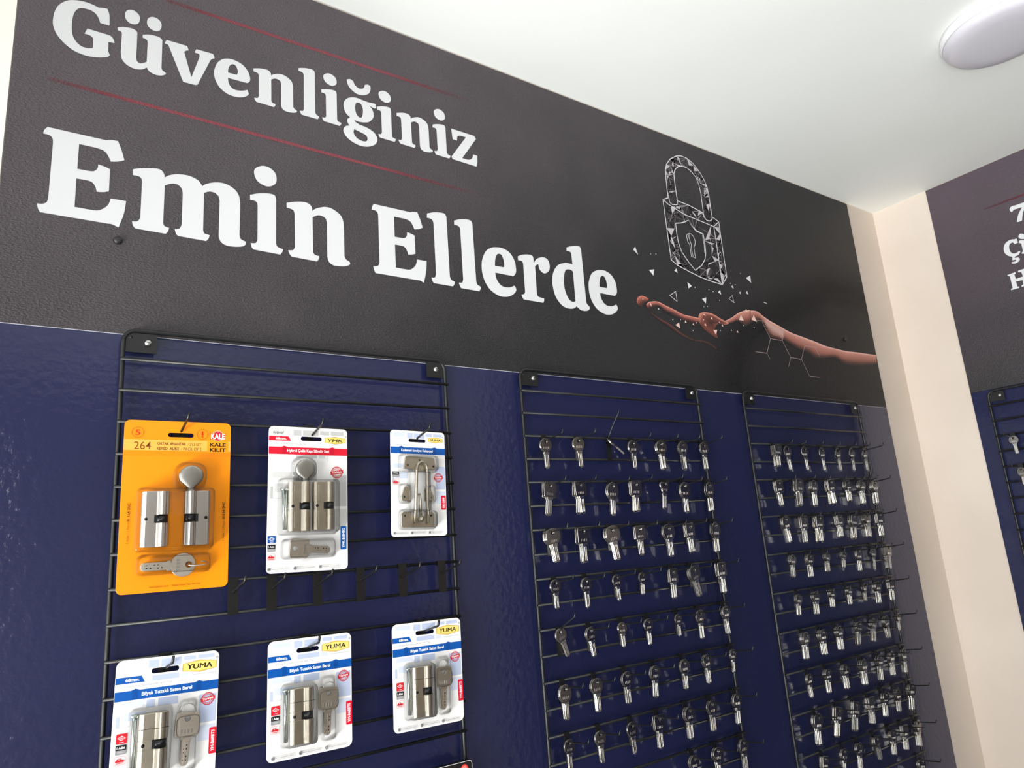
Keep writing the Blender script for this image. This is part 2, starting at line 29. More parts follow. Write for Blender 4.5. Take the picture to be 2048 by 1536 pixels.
KEYS=[(2,1,1,2,'round',0,8050,17388,1.7,1.07),(2,1,2,2,'round',0,8839,17429,3.8,1.11),(2,1,3,1,'round',0,9662,17518,55.1,1.01),(2,1,4,2,'round',0,10288,17403,1.3,1.11),(2,1,5,3,'round',0,11074,17405,2.5,1.16),(2,1,6,3,'round',0,11734,17406,0.9,1.17),(2,1,7,2,'round',0,12439,17411,1.1,1.17),(2,2,1,4,'square',0,8033,16559,-7.7,1.14),(2,2,2,4,'square',1,8745,16571,3.2,1.15),(2,2,3,3,'oval',0,9583,16544,-2.9,1.21),(2,2,4,4,'square',1,10194,16564,-1.3,1.16),(2,2,5,2,'lobed',0,11064,16579,-7.7,1.12),(2,2,6,3,'oval',0,11633,16527,-0.6,1.22),(2,2,7,3,'oval',0,12414,16529,1.0,1.22),(2,3,1,5,'broad',0,7973,15727,10.0,1.13),(2,3,2,4,'square',0,8712,15718,0.2,1.22),(2,3,3,4,'broad',0,9429,15703,9.8,1.22),(2,3,4,3,'square',0,10191,15694,1.1,1.08),(2,3,5,3,'broad',0,10995,15675,2.1,1.22),(2,3,6,4,'square',1,11603,15676,2.0,1.14),(2,3,7,4,'oval',0,12411,15642,-1.1,1.2),(2,4,1,2,'round',0,8003,14855,1.9,0.96),(2,4,2,2,'round',0,8716,14825,1.5,1.01),(2,4,3,2,'round',0,9470,14828,3.7,0.92),(2,4,4,2,'round',0,10143,14820,-0.8,0.8),(2,4,5,3,'square',0,10981,14811,-1.9,1.1),(2,4,6,4,'broad',0,11561,14788,14.3,1.17),(2,4,7,4,'square',0,12424,14831,1.8,1.22),(2,5,1,2,'round',0,8017,14025,19.7,0.96),(2,5,2,3,'round',0,8700,13968,6.0,0.99),(2,5,3,2,'round',0,9485,13965,1.2,0.84),(2,5,4,2,'round',0,10165,13951,1.0,0.92),(2,5,5,2,'round',0,10994,13947,-0.5,0.8),(2,5,6,2,'round',0,11645,13922,0.7,1.08),(2,5,7,3,'round',0,12410,13930,1.7,1.09),(2,6,1,3,'oval',0,8001,13099,2.2,1.08),(2,6,2,3,'round',0,8717,13095,1.9,1.07),(2,6,3,3,'round',0,9450,13086,2.0,1.06),(2,6,4,3,'round',0,10188,13079,-3.6,1.08),(2,6,5,3,'round',0,10991,13080,-0.1,1.07),(2,6,6,3,'round',0,11645,13092,2.0,1.06),(2,6,7,2,'round',0,12477,13065,-5.1,0.88),(2,7,1,2,'round',0,8014,12217,0.0,0.93),(2,7,2,2,'round',0,8707,12209,1.7,0.99),(2,7,3,2,'round',0,9469,12195,3.5,1.04),(2,7,4,3,'square',0,10142,12193,-0.4,1.12),(2,7,5,4,'round',0,10940,12210,0.0,1.11),(2,7,6,3,'round',0,11619,12200,1.2,1.1),(2,7,7,3,'round',0,12392,12175,-3.8,1.12),(2,8,5,3,'round',0,10942,11357,-2.6,1.05),(2,8,6,3,'round',0,11619,11358,-3.3,1.08),(2,8,7,3,'round',0,12399,11346,0.2,1.13),(3,1,1,6,'square',0,14977,17393,-2.5,0.98),(3,1,2,1,'round',0,15509,17397,4.1,1.16),(3,1,3,1,'round',0,16232,17397,1.0,1.16),(3,1,4,1,'round',0,16985,17386,1.8,1.16),(3,1,5,1,'round',0,17702,17386,5.3,1.16),(3,1,6,1,'round',0,18367,17397,-0.6,1.18),(3,1,7,1,'round',0,19005,17393,2.8,1.16),(3,2,1,4,'square',1,14873,16548,1.6,1.16),(3,2,2,5,'square',1,15653,16560,-5.7,1.22),(3,2,3,4,'round',0,16282,16535,-2.1,1.22),(3,2,4,5,'square',1,16985,16543,6.0,1.17),(3,2,5,4,'broad',1,17810,16530,1.1,1.02),(3,2,6,5,'round',0,18416,16531,-0.5,1.22),(3,2,7,5,'oval',0,19067,16524,-1.0,1.22),(3,3,1,4,'broad',1,14915,15703,8.7,1.17),(3,3,2,4,'square',0,15633,15689,-1.7,1.22),(3,3,3,5,'square',1,16230,15674,-2.7,1.22),(3,3,4,5,'square',0,17121,15663,-2.8,1.05),(3,3,5,5,'oval',0,17758,15635,-7.3,1.21),(3,3,6,5,'broad',0,18387,15665,2.3,1.18),(3,3,7,4,'square',0,19055,15632,-0.5,1.2),(3,4,1,4,'round',0,14964,14834,-6.0,0.98),(3,4,2,4,'round',0,15628,14801,-2.3,1.03),(3,4,3,4,'round',0,16351,14775,-5.8,0.88),(3,4,4,3,'round',0,17122,14782,-11.0,0.8),(3,4,5,3,'oval',0,17789,14764,-3.7,1.08),(3,4,6,2,'round',1,18502,14755,-7.4,1.16),(3,4,7,6,'square',0,19086,14759,-5.6,1.17),(3,5,1,3,'round',0,14987,13931,-7.9,0.89),(3,5,2,4,'round',0,15636,13922,-4.7,1.0),(3,5,3,4,'round',0,16307,13916,-4.8,0.8),(3,5,4,4,'round',0,17054,13888,-2.7,0.83),(3,5,5,3,'round',0,17761,13903,-4.3,0.8),(3,5,6,4,'round',0,18353,13883,-3.9,1.04),(3,5,7,4,'square',0,19027,13887,-4.0,1.04),(3,6,1,5,'round',0,14943,13115,-3.8,1.12),(3,6,2,5,'round',0,15620,13095,1.7,1.08),(3,6,3,5,'round',0,16312,13066,-0.6,1.04),(3,6,4,4,'round',0,17206,13040,-15.6,1.05),(3,6,5,4,'round',0,17864,13048,-13.4,1.06),(3,6,6,4,'oval',0,18439,13067,5.7,1.05),(3,6,7,3,'round',0,19082,12994,-7.5,0.8),(3,7,1,3,'round',0,14913,12202,0.5,0.97),(3,7,2,4,'round',0,15603,12208,-2.8,0.99),(3,7,3,4,'round',0,16311,12194,1.7,1.05),(3,7,4,5,'round',0,17067,12180,-2.5,1.12),(3,7,5,4,'round',0,17849,12209,-9.0,1.17),(3,7,6,4,'round',0,18391,12176,-2.2,1.09),(3,7,7,4,'oval',0,18998,12169,-6.6,1.16),(3,8,1,4,'broad',1,14955,11380,-5.9,1.22),(3,8,2,4,'square',0,15776,11258,-26.5,1.2),(3,8,3,4,'square',0,16488,11251,-26.8,1.22),(3,8,4,5,'square',0,17114,11322,-3.4,1.15),(3,8,5,4,'round',0,17800,11336,-11.2,1.06),(3,8,6,4,'oval',0,18371,11263,-2.3,1.06),(3,8,7,5,'round',0,19015,11336,-10.6,1.22),(3,9,1,4,'square',0,14985,10531,-11.6,1.02),(3,9,2,3,'round',0,15764,10448,-12.5,1.05),(3,9,3,3,'round',0,16377,10476,-3.4,1.14),(3,9,4,4,'broad',0,17105,10411,5.2,0.99),(3,9,5,4,'round',0,17825,10454,-2.8,1.07),(3,9,6,4,'square',0,18401,10436,-3.3,1.09),(3,9,7,4,'round',0,19018,10463,-4.7,1.17),(3,10,7,4,'round',0,18887,9617,-10.2,1.1),(4,1,1,1,'round',0,2547,17459,2.2,0.94),(4,2,1,1,'oval',0,2562,16591,0.3,0.91)]
CARD7=(0.6053,1.2425)
EMPTY_HOOKS=[0.2536, 0.3053, 0.3709, 0.4366, 0.5062, 0.576]

# ---------------------------------------------------------------- materials
def lin(c):
    return tuple(((v / 255.0) / 12.92 if v / 255.0 <= 0.04045 else ((v / 255.0 + 0.055) / 1.055) ** 2.4) for v in c) + (1.0,)

def pbsdf(name, rgb, rough=0.5, metal=0.0, spec=0.5, coat=0.0):
    m = bpy.data.materials.new(name); m.use_nodes = True
    b = m.node_tree.nodes['Principled BSDF']
    b.inputs['Base Color'].default_value = lin(rgb)
    b.inputs['Roughness'].default_value = rough
    b.inputs['Metallic'].default_value = metal
    b.inputs['Specular IOR Level'].default_value = spec
    b.inputs['Coat Weight'].default_value = coat
    return m

def add_bump(m, scale, strength, dist=0.001, mapping=(1, 1, 1), detail=3.0, scale2=None, strength2=0.0, dist2=0.001):
    nt = m.node_tree; b = nt.nodes['Principled BSDF']
    tc = nt.nodes.new('ShaderNodeTexCoord'); mp = nt.nodes.new('ShaderNodeMapping')
    mp.inputs['Scale'].default_value = mapping
    nt.links.new(tc.outputs['Object'], mp.inputs['Vector'])
    prev = None
    for sc, st, di in ((scale, strength, dist), (scale2, strength2, dist2)):
        if not sc: continue
        nz = nt.nodes.new('ShaderNodeTexNoise'); nz.inputs['Scale'].default_value = sc; nz.inputs['Detail'].default_value = detail
        bp = nt.nodes.new('ShaderNodeBump'); bp.inputs['Strength'].default_value = st; bp.inputs['Distance'].default_value = di
        nt.links.new(mp.outputs['Vector'], nz.inputs['Vector']); nt.links.new(nz.outputs['Fac'], bp.inputs['Height'])
        if prev: nt.links.new(prev.outputs['Normal'], bp.inputs['Normal'])
        prev = bp
    nt.links.new(prev.outputs['Normal'], b.inputs['Normal'])
    return m

def noise_colour(m, scale, c1, c2, lo=0.35, hi=0.65, detail=4.0, mapping=(1, 1, 1)):
    nt = m.node_tree; b = nt.nodes['Principled BSDF']
    tc = nt.nodes.new('ShaderNodeTexCoord'); mp = nt.nodes.new('ShaderNodeMapping'); mp.inputs['Scale'].default_value = mapping
    nz = nt.nodes.new('ShaderNodeTexNoise'); nz.inputs['Scale'].default_value = scale; nz.inputs['Detail'].default_value = detail
    cr = nt.nodes.new('ShaderNodeValToRGB')
    cr.color_ramp.elements[0].position = lo; cr.color_ramp.elements[0].color = lin(c1)
    cr.color_ramp.elements[1].position = hi; cr.color_ramp.elements[1].color = lin(c2)
    nt.links.new(tc.outputs['Object'], mp.inputs['Vector']); nt.links.new(mp.outputs['Vector'], nz.inputs['Vector'])
    nt.links.new(nz.outputs['Fac'], cr.inputs['Fac']); nt.links.new(cr.outputs['Color'], b.inputs['Base Color'])
    return m

def attr_mat(name, rough=0.35, spec=0.5):
    m = pbsdf(name, (128, 128, 128), rough, 0, spec)
    nt = m.node_tree; a = nt.nodes.new('ShaderNodeAttribute'); a.attribute_name = 'Col'
    nt.links.new(a.outputs['Color'], nt.nodes['Principled BSDF'].inputs['Base Color']); nt.links.new(a.outputs['Alpha'], nt.nodes['Principled BSDF'].inputs['Alpha'])
    return m

def film_mat(name):
    m = bpy.data.materials.new(name); m.use_nodes = True; nt = m.node_tree
    for n in list(nt.nodes): nt.nodes.remove(n)
    out = nt.nodes.new('ShaderNodeOutputMaterial'); mix = nt.nodes.new('ShaderNodeMixShader')
    tr = nt.nodes.new('ShaderNodeBsdfTransparent'); gl = nt.nodes.new('ShaderNodeBsdfGlossy'); fr = nt.nodes.new('ShaderNodeFresnel')
    tr.inputs['Color'].default_value = (0.995, 0.995, 0.99, 1); gl.inputs['Roughness'].default_value = 0.06
    fr.inputs['IOR'].default_value = 1.3
    nt.links.new(fr.outputs['Fac'], mix.inputs['Fac']); nt.links.new(tr.outputs['BSDF'], mix.inputs[1]); nt.links.new(gl.outputs['BSDF'], mix.inputs[2])
    nt.links.new(mix.outputs['Shader'], out.inputs['Surface'])
    return m

MAT = {}
MAT['ceiling'] = add_bump(noise_colour(pbsdf('ceiling_paint', (0, 0, 0), 0.7, 0, 0.3), 2.0, (233, 236, 233), (238, 241, 238)), 90, 0.05, 0.001)
MAT['beige'] = add_bump(noise_colour(pbsdf('beige_wall_paint', (0, 0, 0), 0.6, 0, 0.3), 3.0, (211, 198, 185), (218, 206, 194)), 60, 0.12, 0.002, scale2=9, strength2=0.15, dist2=0.01)
MAT['cream'] = add_bump(pbsdf('window_lit_wall_paint', (246, 243, 231), 0.6, 0, .3), 40, 0.2, 0.003)  # paler copy of the wall paint, window light put into its colour
MAT['brown'] = noise_colour(pbsdf('brown_panel_wall', (0, 0, 0), 0.5), 4.0, (98, 84, 72), (112, 97, 84))
MAT['floor'] = noise_colour(pbsdf('grey_floor_tile', (0, 0, 0), 0.35), 5.0, (188, 186, 181), (206, 203, 198))
MAT['banner'] = add_bump(pbsdf('dark_satin_print', (47, 43, 47), 0.5, 0, 0.4), 360, 1.0, 0.0022, mapping=(0.7, 1, 1.3), scale2=14, strength2=0.08, dist2=0.01)
def banner_blend(m, c0, c1, axis, length, height):
    # base colour: mauve-grey at the slogan's start, running out to charcoal; softly mottled
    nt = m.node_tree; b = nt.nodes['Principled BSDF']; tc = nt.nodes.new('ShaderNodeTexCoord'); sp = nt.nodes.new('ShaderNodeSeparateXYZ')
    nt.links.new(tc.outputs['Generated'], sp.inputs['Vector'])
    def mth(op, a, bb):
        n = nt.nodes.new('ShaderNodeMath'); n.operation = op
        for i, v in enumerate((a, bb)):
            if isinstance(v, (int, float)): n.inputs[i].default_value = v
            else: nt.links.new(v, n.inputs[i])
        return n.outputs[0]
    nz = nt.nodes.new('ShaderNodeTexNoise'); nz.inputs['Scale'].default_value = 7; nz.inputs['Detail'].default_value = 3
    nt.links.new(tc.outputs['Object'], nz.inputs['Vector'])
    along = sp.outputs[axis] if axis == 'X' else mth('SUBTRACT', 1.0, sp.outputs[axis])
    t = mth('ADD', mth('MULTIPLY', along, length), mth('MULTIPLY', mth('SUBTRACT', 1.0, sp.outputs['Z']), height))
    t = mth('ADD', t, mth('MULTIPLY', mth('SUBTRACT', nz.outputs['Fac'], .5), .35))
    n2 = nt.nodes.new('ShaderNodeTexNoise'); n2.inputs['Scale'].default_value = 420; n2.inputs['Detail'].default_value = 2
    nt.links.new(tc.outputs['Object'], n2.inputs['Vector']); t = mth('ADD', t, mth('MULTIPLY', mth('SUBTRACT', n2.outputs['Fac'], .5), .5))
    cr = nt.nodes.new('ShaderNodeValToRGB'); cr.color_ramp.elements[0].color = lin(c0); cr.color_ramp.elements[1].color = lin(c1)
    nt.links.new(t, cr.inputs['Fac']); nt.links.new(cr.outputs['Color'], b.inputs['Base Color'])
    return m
MAT['banner'] = banner_blend(MAT['banner'], (93, 85, 90), (35, 34, 36), 'X', 1.15, .62)
MAT['banner_side'] = banner_blend(add_bump(pbsdf('dark_satin_side_print', (47, 43, 47), 0.5, 0, 0.5), 260, 0.9, 0.0012, mapping=(0.7, 1, 1.3), scale2=14, strength2=0.08, dist2=0.01), (82, 70, 79), (38, 37, 39), 'Y', .2, .95)
MAT['banner_ink'] = pbsdf('white_print_ink', (212, 213, 215), 0.5, 0, 0.4)
MAT['print'] = add_bump(attr_mat('banner_picture_ink', 0.5, 0.4), 360, 1.0, 0.0022, mapping=(0.7, 1, 1.3), scale2=14, strength2=0.08, dist2=0.01)
MAT['blue'] = add_bump(noise_colour(pbsdf('glossy_navy_sheet', (0, 0, 0), 0.45, 0, 0.2, coat=.62), 1.2, (25, 29, 62), (29, 33, 70)), 85, 0.5, 0.0010, scale2=7, strength2=0.06, dist2=0.008)
_nt = MAT['blue'].node_tree; _b = _nt.nodes['Principled BSDF']; _b.inputs['Coat Roughness'].default_value = .08
_nt.links.new(_b.inputs['Normal'].links[0].from_socket, _b.inputs['Coat Normal'])
MAT['paper_edge'] = pbsdf('white_paper_edge', (190, 190, 200), 0.6)
MAT['wire'] = add_bump(pbsdf('black_powder_coat', (17, 19, 19), 0.4, 0, 0.5), 700, 0.1, 0.0002)
MAT['hook'] = pbsdf('black_hook_coat', (13, 14, 14), 0.35, 0, 0.6)
MAT['screw'] = pbsdf('zinc_screw', (215, 215, 212), 0.3, 1.0)
MAT['recess'] = pbsdf('dark_recess', (25, 25, 25), 0.6)
MAT['dark_screw'] = pbsdf('black_screw_head', (32, 31, 33), 0.4)
MAT['bow'] = add_bump(pbsdf('nickel_key_head', (160, 156, 150), 0.19, 1.0), 900, 0.12, 0.0003)
MAT['blade'] = pbsdf('nickel_key_blade', (208, 205, 198), 0.2, 1.0)
MAT['satin'] = noise_colour(pbsdf('satin_nickel_body', (0, 0, 0), 0.34, 1.0), 60, (196, 188, 172), (206, 199, 184))
MAT['bright_steel'] = pbsdf('bright_satin_steel', (214, 212, 208), 0.3, 1.0)
MAT['knob'] = pbsdf('satin_thumb_knob', (168, 166, 160), 0.36, 1.0)
MAT['pack_key'] = pbsdf('satin_pack_key', (196, 188, 176), 0.42, 1.0)
MAT['cam'] = pbsdf('dark_steel_cam', (70, 72, 76), 0.35, 1.0)
MAT['zinc'] = pbsdf('zinc_bolt', (190, 198, 196), 0.25, 1.0)
MAT['film'] = film_mat('clear_blister_film')
MAT['lamp_white'] = pbsdf('white_lamp_diffuser', (206, 204, 212), 0.35, 0, 0.5)
MAT['lamp_body'] = pbsdf('white_lamp_rim', (234, 234, 236), 0.3)
MAT['frame_white'] = pbsdf('white_window_frame', (220, 220, 218), 0.4)
_inks = {}
def ink(rgb):
    if rgb not in _inks: _inks[rgb] = pbsdf('card_ink_%d_%d_%d' % rgb, rgb, 0.3, 0, 0.45)
    return _inks[rgb]

# ---------------------------------------------------------------- mesh building
class MB:
    def __init__(s): s.v = []; s.f = []; s.m = []; s.sm = []; s.col = None
    def add(s, vs, fs, mi=0, smooth=False):
        b = len(s.v); s.v += [tuple(v) for v in vs]
        for f in fs: s.f.append(tuple(b + i for i in f)); s.m.append(mi); s.sm.append(smooth)
    def box(s, x0, x1, y0, y1, z0, z1, mi=0):
        s.add([(x0, y0, z0), (x1, y0, z0), (x1, y1, z0), (x0, y1, z0), (x0, y0, z1), (x1, y0, z1), (x1, y1, z1), (x0, y1, z1)],
              [(0, 3, 2, 1), (4, 5, 6, 7), (0, 1, 5, 4), (1, 2, 6, 5), (2, 3, 7, 6), (3, 0, 4, 7)], mi)
    def tube(s, pts, r, n=10, mi=0, closed=False, r_end=None):
        pts = [Vector(p) for p in pts]; k = len(pts); vs = []; fs = []
        up = None
        for i, p in enumerate(pts):
            a = pts[(i - 1) % k] if (closed or i > 0) else p
            b = pts[(i + 1) % k] if (closed or i < k - 1) else p
            t = (b - a).normalized()
            if up is None:
                up = Vector((0, 0, 1)) if abs(t.z) < 0.9 else Vector((0, 1, 0))
            side = t.cross(up).normalized(); up = side.cross(t).normalized()
            rr = r if r_end is None else r + (r_end - r) * i / (k - 1)
            for j in range(n):
                an = 2 * pi * j / n; vs.append(p + side * (cos(an) * rr) + up * (sin(an) * rr))
        for i in range(k if closed else k - 1):
            i2 = (i + 1) % k
            for j in range(n):
                j2 = (j + 1) % n; fs.append((i * n + j, i * n + j2, i2 * n + j2, i2 * n + j))
        if not closed: fs += [tuple(range(n - 1, -1, -1)), tuple((k - 1) * n + j for j in range(n))]
        s.add(vs, fs, mi, True)
    def lathe(s, prof, origin, axis='y', n=28, mi=0):
        vs = []; fs = []; o = Vector(origin)
        for (r, h) in prof:
            for j in range(n):
                a = 2 * pi * j / n
                if axis == 'y': vs.append(o + Vector((cos(a) * r, h, sin(a) * r)))
                elif axis == 'z': vs.append(o + Vector((cos(a) * r, sin(a) * r, h)))
                else: vs.append(o + Vector((h, cos(a) * r, sin(a) * r)))
        for i in range(len(prof) - 1):
            for j in range(n):
                j2 = (j + 1) % n; fs.append((i * n + j, i * n + j2, (i + 1) * n + j2, (i + 1) * n + j))
        fs.append(tuple(range(n - 1, -1, -1))); fs.append(tuple((len(prof) - 1) * n + j for j in range(n)))
        s.add(vs, fs, mi, True)
    def flat(s, loops, fn, mi=0):
        """fill 2D loops (outer + holes); fn maps (a, b) to 3D"""
        tri = tessellate_polygon([[Vector((a, b, 0)) for a, b in l] for l in loops])
        pts = [p for l in loops for p in l]
        s.add([fn(a, b) for a, b in pts], [tuple(t) for t in tri], mi)
    def prism(s, loops, fn, mi=0, bevel=0.0, half=0.001):
        """loops in 2D, thickness along the third argument of fn(a, b, d), d from -half to half"""
        def area(l): return sum(l[i][0] * l[(i + 1) % len(l)][1] - l[(i + 1) % len(l)][0] * l[i][1] for i in range(len(l))) / 2
        ls = []
        for i, l in enumerate(loops):
            ccw = area(l) > 0
            ls.append(list(l) if ccw == (i == 0) else list(reversed(l)))
        def inset(l, d):
            o = []
            n = len(l)
            for i in range(n):
                p0, p1, p2 = Vector(l[i - 1]), Vector(l[i]), Vector(l[(i + 1) % n])
                e1 = (p1 - p0); e2 = (p2 - p1)
                if e1.length < 1e-9 or e2.length < 1e-9: o.append(tuple(p1)); continue
                n1 = Vector((-e1.y, e1.x)).normalized(); n2 = Vector((-e2.y, e2.x)).normalized()
                m = (n1 + n2); m = m.normalized() if m.length > 1e-6 else n1
                k = min(1.6, 1 / max(0.5, m.dot(n1)))
                q = p1 + m * d * k; o.append((q.x, q.y))
            return o
        ins = [inset(l, bevel) for l in ls] if bevel else ls
        levels = [(ins, -half), (ls, -half + bevel), (ls, half - bevel), (ins, half)] if bevel else [(ls, -half), (ls, half)]
        for li, l in enumerate(ls):
            n = len(l); vs = []
            for lv, d in levels: vs += [fn(a, b, d) for a, b in lv[li]]
            fs = []
            for q in range(len(levels) - 1):
                for j in range(n):
                    j2 = (j + 1) % n; fs.append((q * n + j, q * n + j2, (q + 1) * n + j2, (q + 1) * n + j))
            s.add(vs, fs, mi)
        s.flat(ins, lambda a, b: fn(a, b, half), mi)
        tri = tessellate_polygon([[Vector((a, b, 0)) for a, b in l] for l in ins]); pts = [p for l in ins for p in l]
        s.add([fn(a, b, -half) for a, b in pts], [tuple(reversed(t)) for t in tri], mi)
    def mesh(s, name, mats):
        me = bpy.data.meshes.new(name); me.from_pydata(s.v, [], s.f)
        for m in (mats if isinstance(mats, (list, tuple)) else [mats]): me.materials.append(m)
        me.polygons.foreach_set('material_index', s.m); me.polygons.foreach_set('use_smooth', s.sm)
        if s.col:
            at = me.color_attributes.new('Col', 'FLOAT_COLOR', 'POINT')
            for i, c in enumerate(s.col): at.data[i].color = c
        me.update(); return me
    def build(s, name, mats, parent=None, loc=None):
        o = bpy.data.objects.new(name, s.mesh(name, mats)); C.objects.link(o)
        if parent is not None: o.parent = parent
        if loc is not None: o.location = loc
        return o

def empty(name, loc=(0, 0, 0), rot=(0, 0, 0)):
    o = bpy.data.objects.new(name, None); C.objects.link(o)
    o.location = loc; o.rotation_euler = rot; o.empty_display_size = 0.02
    return o
def tag(o, label=None, cat=None, group=None, kind=None):
    if label: o['label'] = label
    if cat: o['category'] = cat
    if group: o['group'] = group
    if kind: o['kind'] = kind
    return o
def inst(name, me, parent=None, loc=(0, 0, 0), rot=(0, 0, 0), scale=1.0):
    o = bpy.data.objects.new(name, me); C.objects.link(o)
    o.parent = parent; o.location = loc; o.rotation_euler = rot; o.scale = (scale,) * 3
    return o
def dup(root):
    r = root.copy(); C.objects.link(r)
    for ch in root.children:
        c = ch.copy(); C.objects.link(c); c.parent = r
    return r

def smooth_loop(pts, k=6):
    """closed loop of (x, z, corner) -> Catmull-Rom between the corners"""
    n = len(pts); out = []
    for i in range(n):
        p1, p2 = pts[i], pts[(i + 1) % n]
        p0 = pts[i - 1] if not p1[2] else p1; p3 = pts[(i + 2) % n] if not p2[2] else p2
        if p1[2] and p2[2]: out.append((p1[0], p1[1])); continue
        for q in range(k):
            t = q / k
            o = []
            for a in (0, 1):
                m1 = (p2[a] - p0[a]) * 0.5; m2 = (p3[a] - p1[a]) * 0.5
                if p1[2]: m1 = (p2[a] - p1[a]) * 1.0
                if p2[2]: m2 = (p2[a] - p1[a]) * 1.0
                o.append((2 * t ** 3 - 3 * t * t + 1) * p1[a] + (t ** 3 - 2 * t * t + t) * m1 + (-2 * t ** 3 + 3 * t * t) * p2[a] + (t ** 3 - t * t) * m2)
            out.append(tuple(o))
    return out
def inside(p, poly):
    c = False; n = len(poly)
    for i in range(n):
        a, b = poly[i], poly[i - 1]
        if (a[1] > p[1]) != (b[1] > p[1]) and p[0] < (b[0] - a[0]) * (p[1] - a[1]) / (b[1] - a[1]) + a[0]: c = not c
    return c
def letters(mb, polys, fn, mi=0):
    ls = [smooth_loop([(x * 1e-4, z * 1e-4, c) for x, z, c in p]) for p in polys]
    used = set()
    for i, l in enumerate(ls):
        hs = [j for j in range(len(ls)) if j != i and len(ls[j]) and inside(ls[j][0], l)]
        if any(inside(l[0], ls[j]) for j in range(len(ls)) if j != i): continue
        mb.flat([l] + [ls[j] for j in hs], fn, mi)

# text laid out by the built-in font, fitted into a box: returns (points in 0..1 box units scaled, faces)
_tc = {}
def text_geo(body, bold=0.0, shear=0.0):
    k = (body, bold, shear)
    if k not in _tc:
        cu = bpy.data.curves.new('lettering', 'FONT'); cu.body = body; cu.offset = bold; cu.shear = shear; cu.resolution_u = 3; cu.fill_mode = 'FRONT'
        o = bpy.data.objects.new('lettering', cu); C.objects.link(o)
        dg = bpy.context.evaluated_depsgraph_get(); ev = o.evaluated_get(dg); me = ev.to_mesh()
        vs = [(v.co.x, v.co.y) for v in me.vertices]; fs = [tuple(p.vertices) for p in me.polygons]
        ev.to_mesh_clear(); bpy.data.objects.remove(o); bpy.data.curves.remove(cu)
        _tc[k] = (vs, fs)
    return _tc[k]

# ================================================================ ROOM
BX0, BX1, BZ = -.043, 2.103, 1.8754
ZC = 2.538; XR = 2.263; XL = -1.25; YF = -3.3
def structure(name, mb, mats):
    o = mb.build(name, mats); tag(o, kind='structure'); return o

mb = MB(); mb.box(XL - .12, XR + .12, .003, .12, -.02, ZC + .02); structure('wall_back', mb, MAT['beige'])
mb = MB(); mb.box(XL, BX0 - .001, .0005, .003, 0, ZC); structure('wall_back_lit_end', mb, MAT['cream'])  # thin skin added over the wall's window end, brightness painted in
mb = MB(); mb.box(XR, XR + .12, YF - .12, .003, -.02, ZC + .02); structure('wall_right', mb, MAT['beige'])
mb = MB(); mb.box(XL - .12, XR + .12, YF - .12, .12, ZC, ZC + .12); structure('ceiling', mb, MAT['ceiling'])
mb = MB(); mb.box(XL - .12, XR + .12, YF - .12, .12, -.12, 0); structure('floor', mb, MAT['floor'])
# the street side: a wide shop window in the left wall and a glazed door behind the camera
WY0, WY1, WZ0, WZ1 = -2.8, -.10, .35, 2.36
mb = MB()
mb.box(XL - .12, XL, YF - .12, WY0, 0, ZC); mb.box(XL - .12, XL, WY1, .003, 0, ZC)
mb.box(XL - .12, XL, WY0, WY1, 0, WZ0); mb.box(XL - .12, XL, WY0, WY1, WZ1, ZC); structure('wall_left', mb, MAT['beige'])
DX0, DX1, DZ1 = -1.18, -.18, 2.3
mb = MB()
mb.box(XL, DX0, YF - .12, YF, 0, ZC); mb.box(DX1, XR, YF - .12, YF, 0, ZC); mb.box(DX0, DX1, YF - .12, YF, DZ1, ZC)
structure('wall_front', mb, MAT['brown'])
def win_frame(name, pts0, pts1, axis):
    mb = MB(); w = .05
    (a0, z0), (a1, z1) = pts0, pts1
    def bx(p, q, r, s_):
        if axis == 'x': mb.box(XL - .08, XL - .03, p, q, r, s_)
        else: mb.box(p, q, YF - .08, YF - .03, r, s_)
    bx(a0, a0 + w, z0, z1); bx(a1 - w, a1, z0, z1); bx(a0 + w, a1 - w, z0, z0 + w); bx(a0 + w, a1 - w, z1 - w, z1)
    mid = (a0 + a1) / 2; bx(mid - w / 2, mid + w / 2, z0 + w, z1 - w)
    o = structure(name, mb, MAT['frame_white'])
    g = MB()
    if axis == 'x': g.box(XL - .058, XL - .054, a0 + w, a1 - w, z0 + w, z1 - w)
    else: g.box(a0 + w, a1 - w, YF - .058, YF - .054, z0 + w, z1 - w)
    g.build('pane', MAT['film'], o)
win_frame('window_1', (WY0, WZ0), (WY1, WZ1), 'x'); win_frame('door_1', (DX0, 0.0), (DX1, DZ1), 'y')

# navy sheet cladding under the banners (its white cut edge shows along the top)
mb = MB(); mb.box(BX0, BX1, 0, .003, .1, BZ - .0008); mb.box(BX0, BX1, -.0003, .003, BZ - .0008, BZ, 1)
structure('trim_1', mb, [MAT['blue'], MAT['paper_edge']])
RY1, RY0, RZ = -.1675, -2.3, 1.892
mb = MB(); mb.box(XR - .003, XR, RY0, RY1, .1, RZ - .0004); structure('trim_2', mb, MAT['blue'])

# ================================================================ BANNERS
ban = tag(empty('wall_banner', (BX0, 0, BZ)), 'wide dark slogan banner with a hand and padlock picture above the three racks', 'banner')
OFF = (-BX0, 0, -BZ)
def ban_child(mb, name, mats, parent=ban):
    o = mb.build(name, mats, parent); o.location = OFF; return o
def W(d): return lambda a, b: (a, -d, b)
mb = MB(); mb.box(BX0, BX1, 0, .003, BZ, 2.5335)
